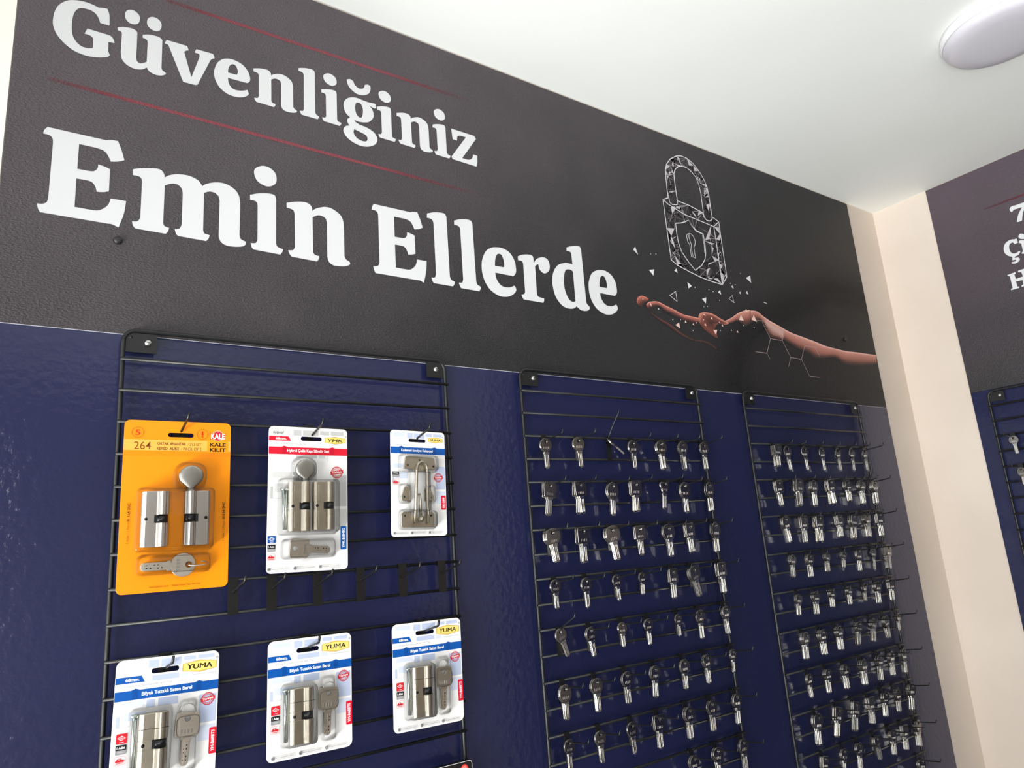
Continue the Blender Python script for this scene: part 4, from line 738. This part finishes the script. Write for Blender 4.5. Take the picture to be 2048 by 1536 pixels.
    # ---- shared printed pieces of the white cards
    def tiles(s, top):
        t1, t2 = (186, 197, 222), (208, 216, 233)
        if top == 'grey': t1, t2 = (192, 191, 190), (214, 213, 211)
        w, h = s.w, s.h
        for (a, b, c, d, k) in ((.05, .02, .26, .06, 1), (.30, .02, .40, .10, 0), (.42, .02, .62, .09, 0), (.64, .02, .76, .05, 0), (.78, .02, .95, .05, 0), (.34, .14, .60, .22, 0), (.62, .14, .70, .22, 1), (.05, .32, .28, .36, 1), (.30, .32, .38, .38, 0), (.41, .32, .60, .38, 0), (.08, .40, .30, .46, 1),
                                (.81, .34, .985, .56, 0), (.81, .58, .985, .70, 1), (.03, .42, .06, .50, 0)):
            if d * h > s.slot[1] - .8 and b * h < s.slot[3] and a * w < s.slot[2] + 1 and c * w > s.slot[0] - 1:
                if b * h < s.slot[1] - 2: d = (s.slot[1] - .8) / h
                else: b = (s.slot[3] + .8) / h
            if d > b + .004: s.rect(a * w, b * h, c * w, d * h, t2 if k else t1)
        for (a, b, c, d) in ((.74, .17, .97, .175), (.74, .17, .744, .24), (.02, .50, .16, .503), (.16, .40, .163, .50), (.03, .62, .14, .622)):
            s.rect(a * w, b * h, c * w, d * h, (196, 196, 200))
    def badge(s, u0, v0, u1, v1, what):
        if what in ('red', 'blue'):
            s.rect(u0, v0, u1, v1, (214, 30, 45) if what == 'red' else (20, 80, 160), 1.2); cu, cv = (u0 + u1) / 2, (v0 + v1) / 2 - .8
            s.poly([(cu - 4.6, cv), (cu, cv + 2.8), (cu + 4.6, cv), (cu, cv - 2.8)], (246, 220, 222) if what == 'red' else (232, 238, 246))
            s.poly([(cu - 3.3, cv), (cu, cv + 1.9), (cu + 3.3, cv), (cu, cv - 1.9)], (214, 30, 45) if what == 'red' else (20, 80, 160))
            s.text('TSE', cu - 1.6, cv - .7, cu + 1.6, cv + .7, (246, 226, 226), .02)
            s.rect(cu - 2.4, v1 - 2.0, cu + 2.4, v1 - 1.4, (246, 226, 226))
        elif what == 'adet':
            m = v0 + (v1 - v0) * .55
            s.rect(u0, v0, u1, v1, (150, 150, 152), 1.0); s.rect(u0, v0, u1, m, (24, 24, 28), .8)
            s.text('1 Adet', u0 + 1.4, v0 + 1.5, u1 - 1.4, m - 1.3, (250, 250, 250), .03); s.rect(u0 + 2, m + 1.4, u1 - 2, v1 - 1.8, (172, 172, 174))
        else:
            s.outline(u0, v0, u1, v1, 1.2, .5, (226, 150, 150)); w = u1 - u0
            s.poly([(u0 + .1 * w, v0 + 6.4), (u0 + .9 * w, v0 + 6.4), (u0 + .86 * w, v0 + 4.4), (u0 + .62 * w, v0 + 3.9), (u0 + .52 * w, v0 + 2.4), (u0 + .30 * w, v0 + 2.4), (u0 + .18 * w, v0 + 4.2), (u0 + .1 * w, v0 + 4.8)], (206, 40, 48))
            s.rect(u0 + .36 * w, v0 + 3.0, u0 + .5 * w, v0 + 3.9, (250, 250, 250)); s.rect(u0 + .16 * w, v0 + 7.2, u0 + .84 * w, v0 + 8.0, (214, 90, 96))
    def stamp(s, u, v, r):
        red = (206, 44, 54)
        s.ring(u, v, r * .86, r, red); s.ring(u, v, r * .62, r * .68, red)
        for i in range(16):
            if abs(sin(2 * pi * i / 16)) > .35:
                a = 2 * pi * i / 16; s.rect(u + r * .77 * cos(a) - .35, v + r * .77 * sin(a) - .4, u + r * .77 * cos(a) + .35, v + r * .77 * sin(a) + .4, red)
        c_, s_ = cos(radians(8)), sin(radians(8)); bx = [(-r * 1.12, -r * .3), (-r * 1.12, r * .3), (r * 1.12, r * .3), (r * 1.12, -r * .3)]
        s.poly([(u + x * c_ + y * s_, v - x * s_ + y * c_) for x, y in bx], red)
        s.text('Türkiye', u - r * .86, v - r * .22, u + r * .86, v + r * .26, (255, 250, 250), .02, rot=8)
    def hexlogo(s, u0, v0, u1, v1, word):
        cu = (u0 + u1) / 2; e = (v1 - v0) * .2
        def hx(k): return [(u0 + k, v1 - e - k * .3), (cu, v1 - k), (u1 - k, v1 - e - k * .3), (u1 - k, v0 + e + k * .3), (cu, v0 + k), (u0 + k, v0 + e + k * .3)]
        s.rect(u0 - 1.5, v0 - .5, u1 + 1.5, v1 - 1, (250, 250, 250)); s.poly(hx(0), (96, 74, 24)); s.poly(hx(.35), (232, 186, 70)); s.poly(hx(1.5), (246, 216, 120))
        w = (u1 - u0); s.text(word, u0 + w * .14, v0 + (v1 - v0) * .30, u1 - w * .14, v0 + (v1 - v0) * .70, (14, 12, 10), .004, shear=.06)
        s.ring(u1 + .3, v0 - .6, 1.0, 1.3, (40, 40, 40)); s.text('R', u1 - .2, v0 - 1.2, u1 + .7, v0 + 0, (40, 40, 40), .02)
    def band(s, v0, v1, rgb, dark, text, tu0, tu1):
        s.rect(.15, v0, s.w - .15, v1, rgb)
        for cu in (s.w * .19, s.w * .80): s.poly([(cu - 5, v0 + .05), (cu + 5, v0 + .05), (cu, v0 - 1.9)], rgb); s.rect(cu - 3, v0, cu + 3, v1, dark)
        m = (v0 + v1) / 2; s.text(text, tu0, m - 2.6, tu1, m + 2.9, (255, 255, 255), .02)
    def pills(s, v, us, sc=1.0):
        for (u0, u1, body) in us:
            s.outline(u0 + 1.5, v - 2.1 * sc, u1, v + 2.1 * sc, 2.0 * sc, .28, (170, 168, 170)); s.ring(u0 + 2, v, 0, 2.2 * sc, (60, 60, 64) if 'face' not in body else (20, 20, 24))
            s.ring(u0 + 2, v, .9 * sc, 1.4 * sc, (210, 210, 212)); s.text(body, u0 + 5.2 * sc, v - 1.0, u1 - 2, v + 1.2, (120, 118, 120))
    def sidetag(s, u0, v0, u1, v1, rgb, body):
        s.rect(u0, v0, u1, v1, rgb, 1.2); w = u1 - u0
        s.text(body, u0 + w * .28, v0 + 3, u1 - w * .28, v1 - 3, (255, 255, 255), .025, up=True)

WHITE = pbsdf('white_coated_card', (240, 239, 238), 0.25, 0, 0.5); ORANGE = pbsdf('orange_coated_card', (249, 146, 8), 0.28, 0, 0.5)
BLACKC = pbsdf('black_coated_card', (26, 24, 24), 0.3)
BLUE = (6, 84, 168); DBL = (4, 72, 150); RED = (216, 24, 50)

# --- the orange pack of two cylinders
c = Card('orange pack of two keyed-alike lock cylinders at the top of the wide rack', .1122, 1.7506, 132, 220.7, 0.2, ORANGE, (52, 15.6, 84, 21.6), 7)
c.rect(.2, 25.6, 131.8, 40.0, (253, 178, 78)); c.rect(.2, 40.0, 131.8, 47.0, (249, 138, 4)); c.rect(101.5, 24.5, 129, 41.6, (251, 156, 24))
c.text('264', 11.9, 28.4, 32, 38.8, (134, 78, 14), .005)
DB = (84, 44, 10)
c.text('ORTAK ANAHTAR', 39.5, 28.8, 74.5, 32.6, DB, .02); c.text("/ 2'Lİ SET", 76.5, 28.4, 93.8, 32.8, DB)
c.text('KEYED  ALIKE', 39.0, 35.2, 66, 39.2, DB, .02); c.text('/ PACK OF 2', 68.5, 35.2, 94, 39.5, DB)
c.text('KALE', 104.9, 28.2, 125.7, 33.2, (48, 14, 6), .03); c.text('KILIT', 104.9, 35.2, 125.9, 40.4, (48, 14, 6), .03)
c.ring(115.1, 18.2, 0, 7.5, (255, 226, 170)); c.ring(115.1, 18.2, 0, 6.9, (196, 18, 48))
c.poly([(105, 24.2), (107, 22.4), (123, 22.4), (125.2, 24.4), (124.2, 18.5), (125.2, 13.2), (123, 15.0), (107, 15.0), (105, 13.2), (106, 18.5)], (206, 34, 40))
c.text('KALE', 106, 14.8, 124.2, 22.6, (255, 246, 240), .03); c.rect(110, 12.6, 112, 13.6, (240, 150, 150)); c.rect(114, 12.0, 116, 13.2, (240, 150, 150)); c.rect(118, 12.6, 120, 13.6, (240, 150, 150))
c.text('5', 12.6, 12.8, 19.0, 20.0, (206, 58, 12), .02); c.rect(93.8, 12.6, 96.0, 18.2, (222, 40, 8)); c.rect(93.8, 19.2, 96.0, 20.8, (222, 40, 8))
for cu, cv in ((15.8, 16.3), (94.9, 16.8)):
    for i in range(26):
        a = 2 * pi * i / 26
        if i % 13: c.rect(cu + 6.9 * cos(a) - .45, cv + 6.9 * sin(a) - .5, cu + 6.9 * cos(a) + .45, cv + 6.9 * sin(a) + .5, (176, 100, 12))
    for sg in (-1, 1): c.ring(cu + sg * 6.9, cv, 0, .7, (196, 60, 12))
c.text('1 Adet / 1 Piece', 8.3, 133, 11.2, 159, (160, 92, 12), up=True); c.text('164 SNC', 7.9, 108, 11.4, 125, (96, 52, 10), .01, up=True)
c.text('1 Adet / 1 Piece', 123.2, 135, 126.0, 160.5, (160, 92, 12), up=True); c.text('164 SMC', 122.8, 108.5, 126.4, 126, (96, 52, 10), .01, up=True)
for u in (9.6, 124.6):
    for i, v in enumerate((127.6, 130.0)): c.outline(u - 1.5, v, u + 1.5, v + 2.1, .7, .5, (96, 52, 10))
c.text('www.kalekilit.com.tr', 37.1, 212.8, 60, 215.2, (110, 60, 10)); c.text('Müşteri Destek Hattı: 444 0 243', 63.5, 212.8, 97, 215.6, (110, 60, 10))
c.done()
c.cylinder(47.0, 95, 165, -1, MAT['bright_steel']); c.cylinder(80.5, 95, 165, 1, MAT['bright_steel'], knob=(74.5, 15.5, 13.6))
c.key(75.5, 189, -90, 'round', 1.22, ring=(92, 188.3, 13, .22), depth=5.5)
c.blister([(19.5, 91, 110, 169, 5, 20), (62, 57, 100, 92, 14, 16.5), (22, 176, 108, 198, 7, 9.5)])

# --- white pack with the red band
c = Card('white lock pack with a red band and round thumb knob beside the orange pack', .2970, 1.7491, 118.5, 208, 0.9, WHITE, (46.6, 13.6, 78.6, 20.1), 6.5)
c.tiles('grey')
c.text('hybrid', 5.4, 7.0, 21.4, 12.2, (40, 38, 40), 0, shear=.4)
c.poly([(.15, 21), (32, 21), (28.5, 14.4), (.15, 14.4)], RED); c.text('68mm.', 9.8, 15.8, 25.5, 19.4, (255, 240, 240), .025)
c.rect(.15, 22.2, 118.3, 29.6, (244, 244, 244)); c.text('Hybrid Steel Door Cylinder Set', 9.3, 23.8, 55, 26.8, (120, 118, 120))
c.band(30.2, 40.8, RED, (196, 16, 44), 'Hybrid Çelik Kapı Silindir Seti', 26.7, 89.5)
c.hexlogo(82.8, 12.2, 115.6, 23.8, 'YMK'); c.stamp(101.6, 66.2, 8.8); c.sidetag(107.0, 146, 116, 179.6, BLUE, 'YMK-B68HBG')
c.badge(.8, 156.9, 12.2, 166.7, 'blue'); c.badge(.8, 168.9, 11.8, 178.4, 'adet'); c.badge(.4, 181, 11.8, 190.1, 'car')
c.pills(202.4, ((1.6, 33.7, 'www.yumakilit.com.tr'), (38, 70.2, 'facebook.com/yumakilit'), (74.5, 106.5, 'instagram.com/yumakilit')))
c.done()
c.cylinder(50.5, 81.5, 152, -1, MAT['satin'], knob=(63, 14.4, 14), panels=True); c.cylinder(86.0, 81.5, 151, -1, MAT['satin'], panels=True)
c.bolt(20.5, 91, 149, 2.0); c.bolt(24.5, 91, 149, -.5)
c.key(43.5, 175.5, 85, 'square', 1.12, depth=5.5)
c.blister([(15, 78, 100, 155, 5, 20), (33.5, 46, 67, 79, 13, 16), (20, 164, 98, 188, 6, 9)])

# --- door guard pack
c = Card('small white pack holding a swing-bar door guard at the top of the wide rack', .4878, 1.7499, 98.6, 168.4, 1.4, WHITE, (32.0, 12.8, 63.2, 18.4), 6)
c.tiles('blue')
c.rect(.15, 20.6, 98.4, 26.6, (246, 246, 247)); c.text('Stepped Safety Clamps', 7.9, 22.0, 42.6, 25.0, (120, 118, 122))
c.band(27.2, 37.6, BLUE, DBL, 'Kademeli Emniyet Kelepçesi', 18.8, 75.7)
c.hexlogo(67.2, 8.8, 94.6, 18.4, 'YUMA'); c.stamp(84.5, 75.4, 7.4); c.sidetag(88.8, 104.7, 97.2, 127.2, RED, 'EK-200')
c.badge(2.6, 66.7, 14, 75.8, 'adet'); c.badge(2.4, 78.5, 14, 88, 'car')
c.pills(162.8, ((3.2, 29, 'www.yumakilit.com.tr'), (33, 60, 'facebook.com/yumakilit'), (64.5, 91, 'instagram.com/yumakilit')), .85)
c.done()
def plate(card, name, pts, d0, d1, holes, mat):
    mb = MB(); mb.prism([[(a * MM, -b * MM) for a, b in pts]], lambda a, b, d: (a, -(d0 + d1) / 2 * MM - d, b), 0, .0004, (d1 - d0) / 2 * MM)
    o = mb.build(name, mat, card.root)
    for (u, v) in holes:
        h = MB(); h.lathe([(1.7 * MM, -(d1 + .05) * MM), (1.7 * MM, -(d1 + .12) * MM)], (u * MM, 0, -v * MM), 'y', 14); h.build('screw_hole', MAT['recess'], o)
    return o
plate(c, 'keeper_plate', [(21, 62), (24, 43.5), (29, 42), (72, 43), (76, 45), (79, 60), (76, 62.5), (64, 62.5), (60, 66), (40, 66), (36, 62.5)], 1, 4, [(28, 56.5), (49.5, 48), (74, 57.5)], MAT['satin'])
plate(c, 'wing_plate', [(16.5, 111), (16.5, 107), (22, 91), (29, 90.5), (33, 97), (33, 113), (18, 113)], 1, 3.4, [(21.5, 107)], MAT['satin'])
plate(c, 'wing_plate', [(57, 113), (57, 97), (61, 91), (68, 91), (74.5, 107), (74.5, 111), (72, 113)], 1, 3.4, [(69, 108)], MAT['satin'])
plate(c, 'hinge_plate', [(15, 152), (15, 135), (19, 130.5), (33, 130.5), (35, 140), (56, 140), (58, 130.5), (70, 130.5), (74, 135), (74, 152), (72, 154.5), (17, 154.5)], 1, 4, [(21.5, 136.5), (68, 136.5)], MAT['satin'])
mb = MB(); pth = [(37.5, 148), (39, 120), (42, 64)] + [(51.2 + 9.2 * cos(radians(a)), 63 - 11.5 * sin(radians(a))) for a in range(170, 9, -20)] + [(60.6, 64), (60, 124), (60.8, 128), (61, 149)]
mb.tube([(a * MM, -.0085, -b * MM) for a, b in pth], .0024, 12); mb.build('swing_bar', MAT['satin'], c.root)
mb = MB(); mb.tube([(a * MM, -.0075, -b * MM) for a, b in ((45.5, 102), (47.2, 112), (47.6, 140))], .0022, 10); g = mb.build('guard_arm', MAT['satin'], c.root)
mb = MB(); mb.lathe([(.0004, -.0052)] + [(.0052 * sin(radians(a)), -.0052 * cos(radians(a))) for a in range(15, 180, 15)] + [(.0004, .0052)], (47.4 * MM, -.0095, -142 * MM), 'z', 20); mb.build('ball_stop', MAT['satin'], g)
c.blister([(14, 40.5, 81, 66, 6, 13), (30, 66, 66, 130, 3, 12.5), (13.5, 88, 32, 115.5, 5, 8), (63, 88, 77, 115.5, 5, 8), (13, 128.5, 76, 156.5, 6, 14)])

# --- three satin cylinder packs
def yuma(label, x, z, tilt, ring):
    c = Card(label, x, z, 118.2, 151, tilt, WHITE, (38.9, 12.8, 70.6, 19.0), 8, group='packs on the lower row of the wide rack')
    c.tiles('blue')
    c.poly([(.15, 26.9), (32, 26.9), (28.3, 19.6), (.15, 19.6)], BLUE); c.text('68mm.', 11, 21.2, 26.4, 25.2, (255, 255, 255), .025)
    c.rect(.15, 27.4, 118, 34.6, (246, 246, 248)); c.text('Dimple Key Satin Cylinder with Trap', 11, 29.0, 63.4, 32.6, (116, 114, 122))
    c.band(35.6, 46.4, BLUE, DBL, 'Bilyalı Tuzaklı Saten Barel', 29.6, 86.7)
    c.hexlogo(74.4, 8.9, 115.2, 23.6, 'YUMA'); c.stamp(106.0, 57.2, 7.6); c.sidetag(109.3, 91.9, 117.9, 122.4, RED, 'YM-B68BTS')
    c.badge(5, 82.4, 16.7, 93.5, 'red'); c.badge(5, 94.8, 16.6, 105.2, 'adet'); c.badge(4.4, 106.9, 16.4, 116.6, 'car')
    c.pills(146.2, ((6.2, 38.7, 'www.yumakilit.com.tr'), (43.1, 74.5, 'facebook.com/yumakilit'), (79.1, 111, 'instagram.com/yumakilit')))
    c.done()
    b = c.cylinder(51.2, 62.5, 132.5, -1, MAT['satin'])
    mb = MB(); mb.box(26.6 * MM, 42.5 * MM, -.0147, -.0140, -80.0 * MM, -79.5 * MM); mb.box(42.8 * MM, 59.4 * MM, -.0181, -.0172, -80.0 * MM, -79.5 * MM); mb.build('seam', MAT['recess'], b)
    c.bolt(22.8, 63, 128, .6, 2.9)
    c.key(82, 82, -3, 'square', 1.16, ring=ring, depth=5.2)
    c.blister([(18.5, 58.5, 63.5, 135, 6, 20), (69, 72, 97, 97, 6, 9), (72.5, 55.5, 92, 73, 5, 8), (75, 96, 93, 136, 5, 8.5)])
    return c
yuma('blue banded cylinder pack below the orange pack, cut off at the bottom', .1166, 1.4526, 1.2, (82, 67, 8.4, 1.0))
yuma('blue banded cylinder pack in the middle of the lower pack row', .2969, 1.4516, .6, (83, 68, 8.2, .75))
yuma('blue banded cylinder pack at the right upright of the wide rack', .4795, 1.4524, .9, (82, 66.5, 8.6, .95))

# --- the black pack whose corner shows at the bottom edge
c = Card('black pack with a red spot, only its top corner showing under the wide rack', CARD7[0] - .098, CARD7[1], 98, 150, 0.5, BLACKC, (34, 12, 64, 18), 5)
c.outline(.2, .2, 97.8, 149.8, 5, .6, (236, 236, 236)); c.ring(84, 10.5, 0, 6.5, (222, 54, 50)); c.ring(84, 10.5, 0, 4.5, (240, 130, 120)); c.done()
c.blister([(12, 40, 86, 130, 6, 16)])

# --- pack hooks and the row of empty hooks
PH = hook_meshes(.0165, .014, .058, .007, .0017, .0135); PHT = hook_meshes(.0165, .012, .056, .008, .0017, .0135)
for x, bar, lab in ((.1122 + .068, 2, 'orange two cylinder pack'), (.2970 + .0635, 2, 'red banded white pack'), (.4878 + .0475, 2, 'door guard pack'),
                    (.1166 + .0545, 9, 'cut off cylinder pack'), (.2969 + .0545, 9, 'middle cylinder pack'), (.4795 + .0545, 9, 'cylinder pack by the upright'), (CARD7[0] - .049, 15, 'black corner pack')):
    make_hook('pack_hook', PHT, (x, 0, Z0 - PITCH * bar), 'black hook through the slot of the ' + lab, 'hooks holding packs')
for i, px in enumerate(EMPTY_HOOKS):
    make_hook('pack_hook', PH, (px, 0, Z0 - PITCH * 7), 'empty black hook, %s from left in the bare hook row of the wide rack' % ORD[i + 1], 'bare hooks on the wide rack')

# ================================================================ LIGHT
def area(name, loc, rot, sx, sy, power, col):
    l = bpy.data.lights.new(name, 'AREA'); l.shape = 'RECTANGLE'; l.size = sx; l.size_y = sy; l.energy = power; l.color = col
    o = bpy.data.objects.new(name, l); C.objects.link(o); o.location = loc; o.rotation_euler = rot; return o
area('window_daylight', (XL - .10, (WY0 + WY1) / 2, (WZ0 + WZ1) / 2), (0, -pi / 2, 0), WZ1 - WZ0 - .1, WY1 - WY0 - .1, 66, (1.0, 1.0, 1.0))
area('door_daylight', ((DX0 + DX1) / 2, YF - .10, DZ1 / 2), (pi / 2, 0, 0), DX1 - DX0 - .1, DZ1 - .1, 37, (1.0, 1.0, 1.0))
# daylight thrown up from the sunlit pavement outside the shop window
area('pavement_bounce', (XL - .75, (WY0 + WY1) / 2, -.05), (0, -pi * .75, 0), 1.1, 2.6, 380, (1.0, 1.0, .99))
w = bpy.data.worlds.new('daylight'); SC.world = w; w.use_nodes = True
w.node_tree.nodes['Background'].inputs['Color'].default_value = (.80, .88, 1.0, 1); w.node_tree.nodes['Background'].inputs['Strength'].default_value = 1.0

# ================================================================ CAMERA
cam = bpy.data.cameras.new('camera'); co = bpy.data.objects.new('camera', cam); C.objects.link(co); SC.camera = co
cam.sensor_width = 36; cam.lens = 25.0124; cam.clip_start = .02
r, u, f = Vector((0.822144, -0.564617, -0.072706)), Vector((-0.069597, -0.226446, 0.971534)), Vector((0.565009, 0.793681, 0.225467))
M = Matrix(((r.x, u.x, -f.x, 0), (r.y, u.y, -f.y, -1.06), (r.z, u.z, -f.z, 1.55), (0, 0, 0, 1))); co.matrix_world = M
vs_ = SC.view_settings; vs_.view_transform = 'Standard'; vs_.look = 'None'; vs_.gamma = 1.0; vs_.exposure = -0.04; vs_.use_curve_mapping = False
SC.cycles.max_bounces = 10; SC.cycles.diffuse_bounces = 5; SC.cycles.glossy_bounces = 5; SC.cycles.transparent_max_bounces = 16
SC.cycles.caustics_reflective = False; SC.cycles.caustics_refractive = False; SC.cycles.sample_clamp_indirect = 6.0
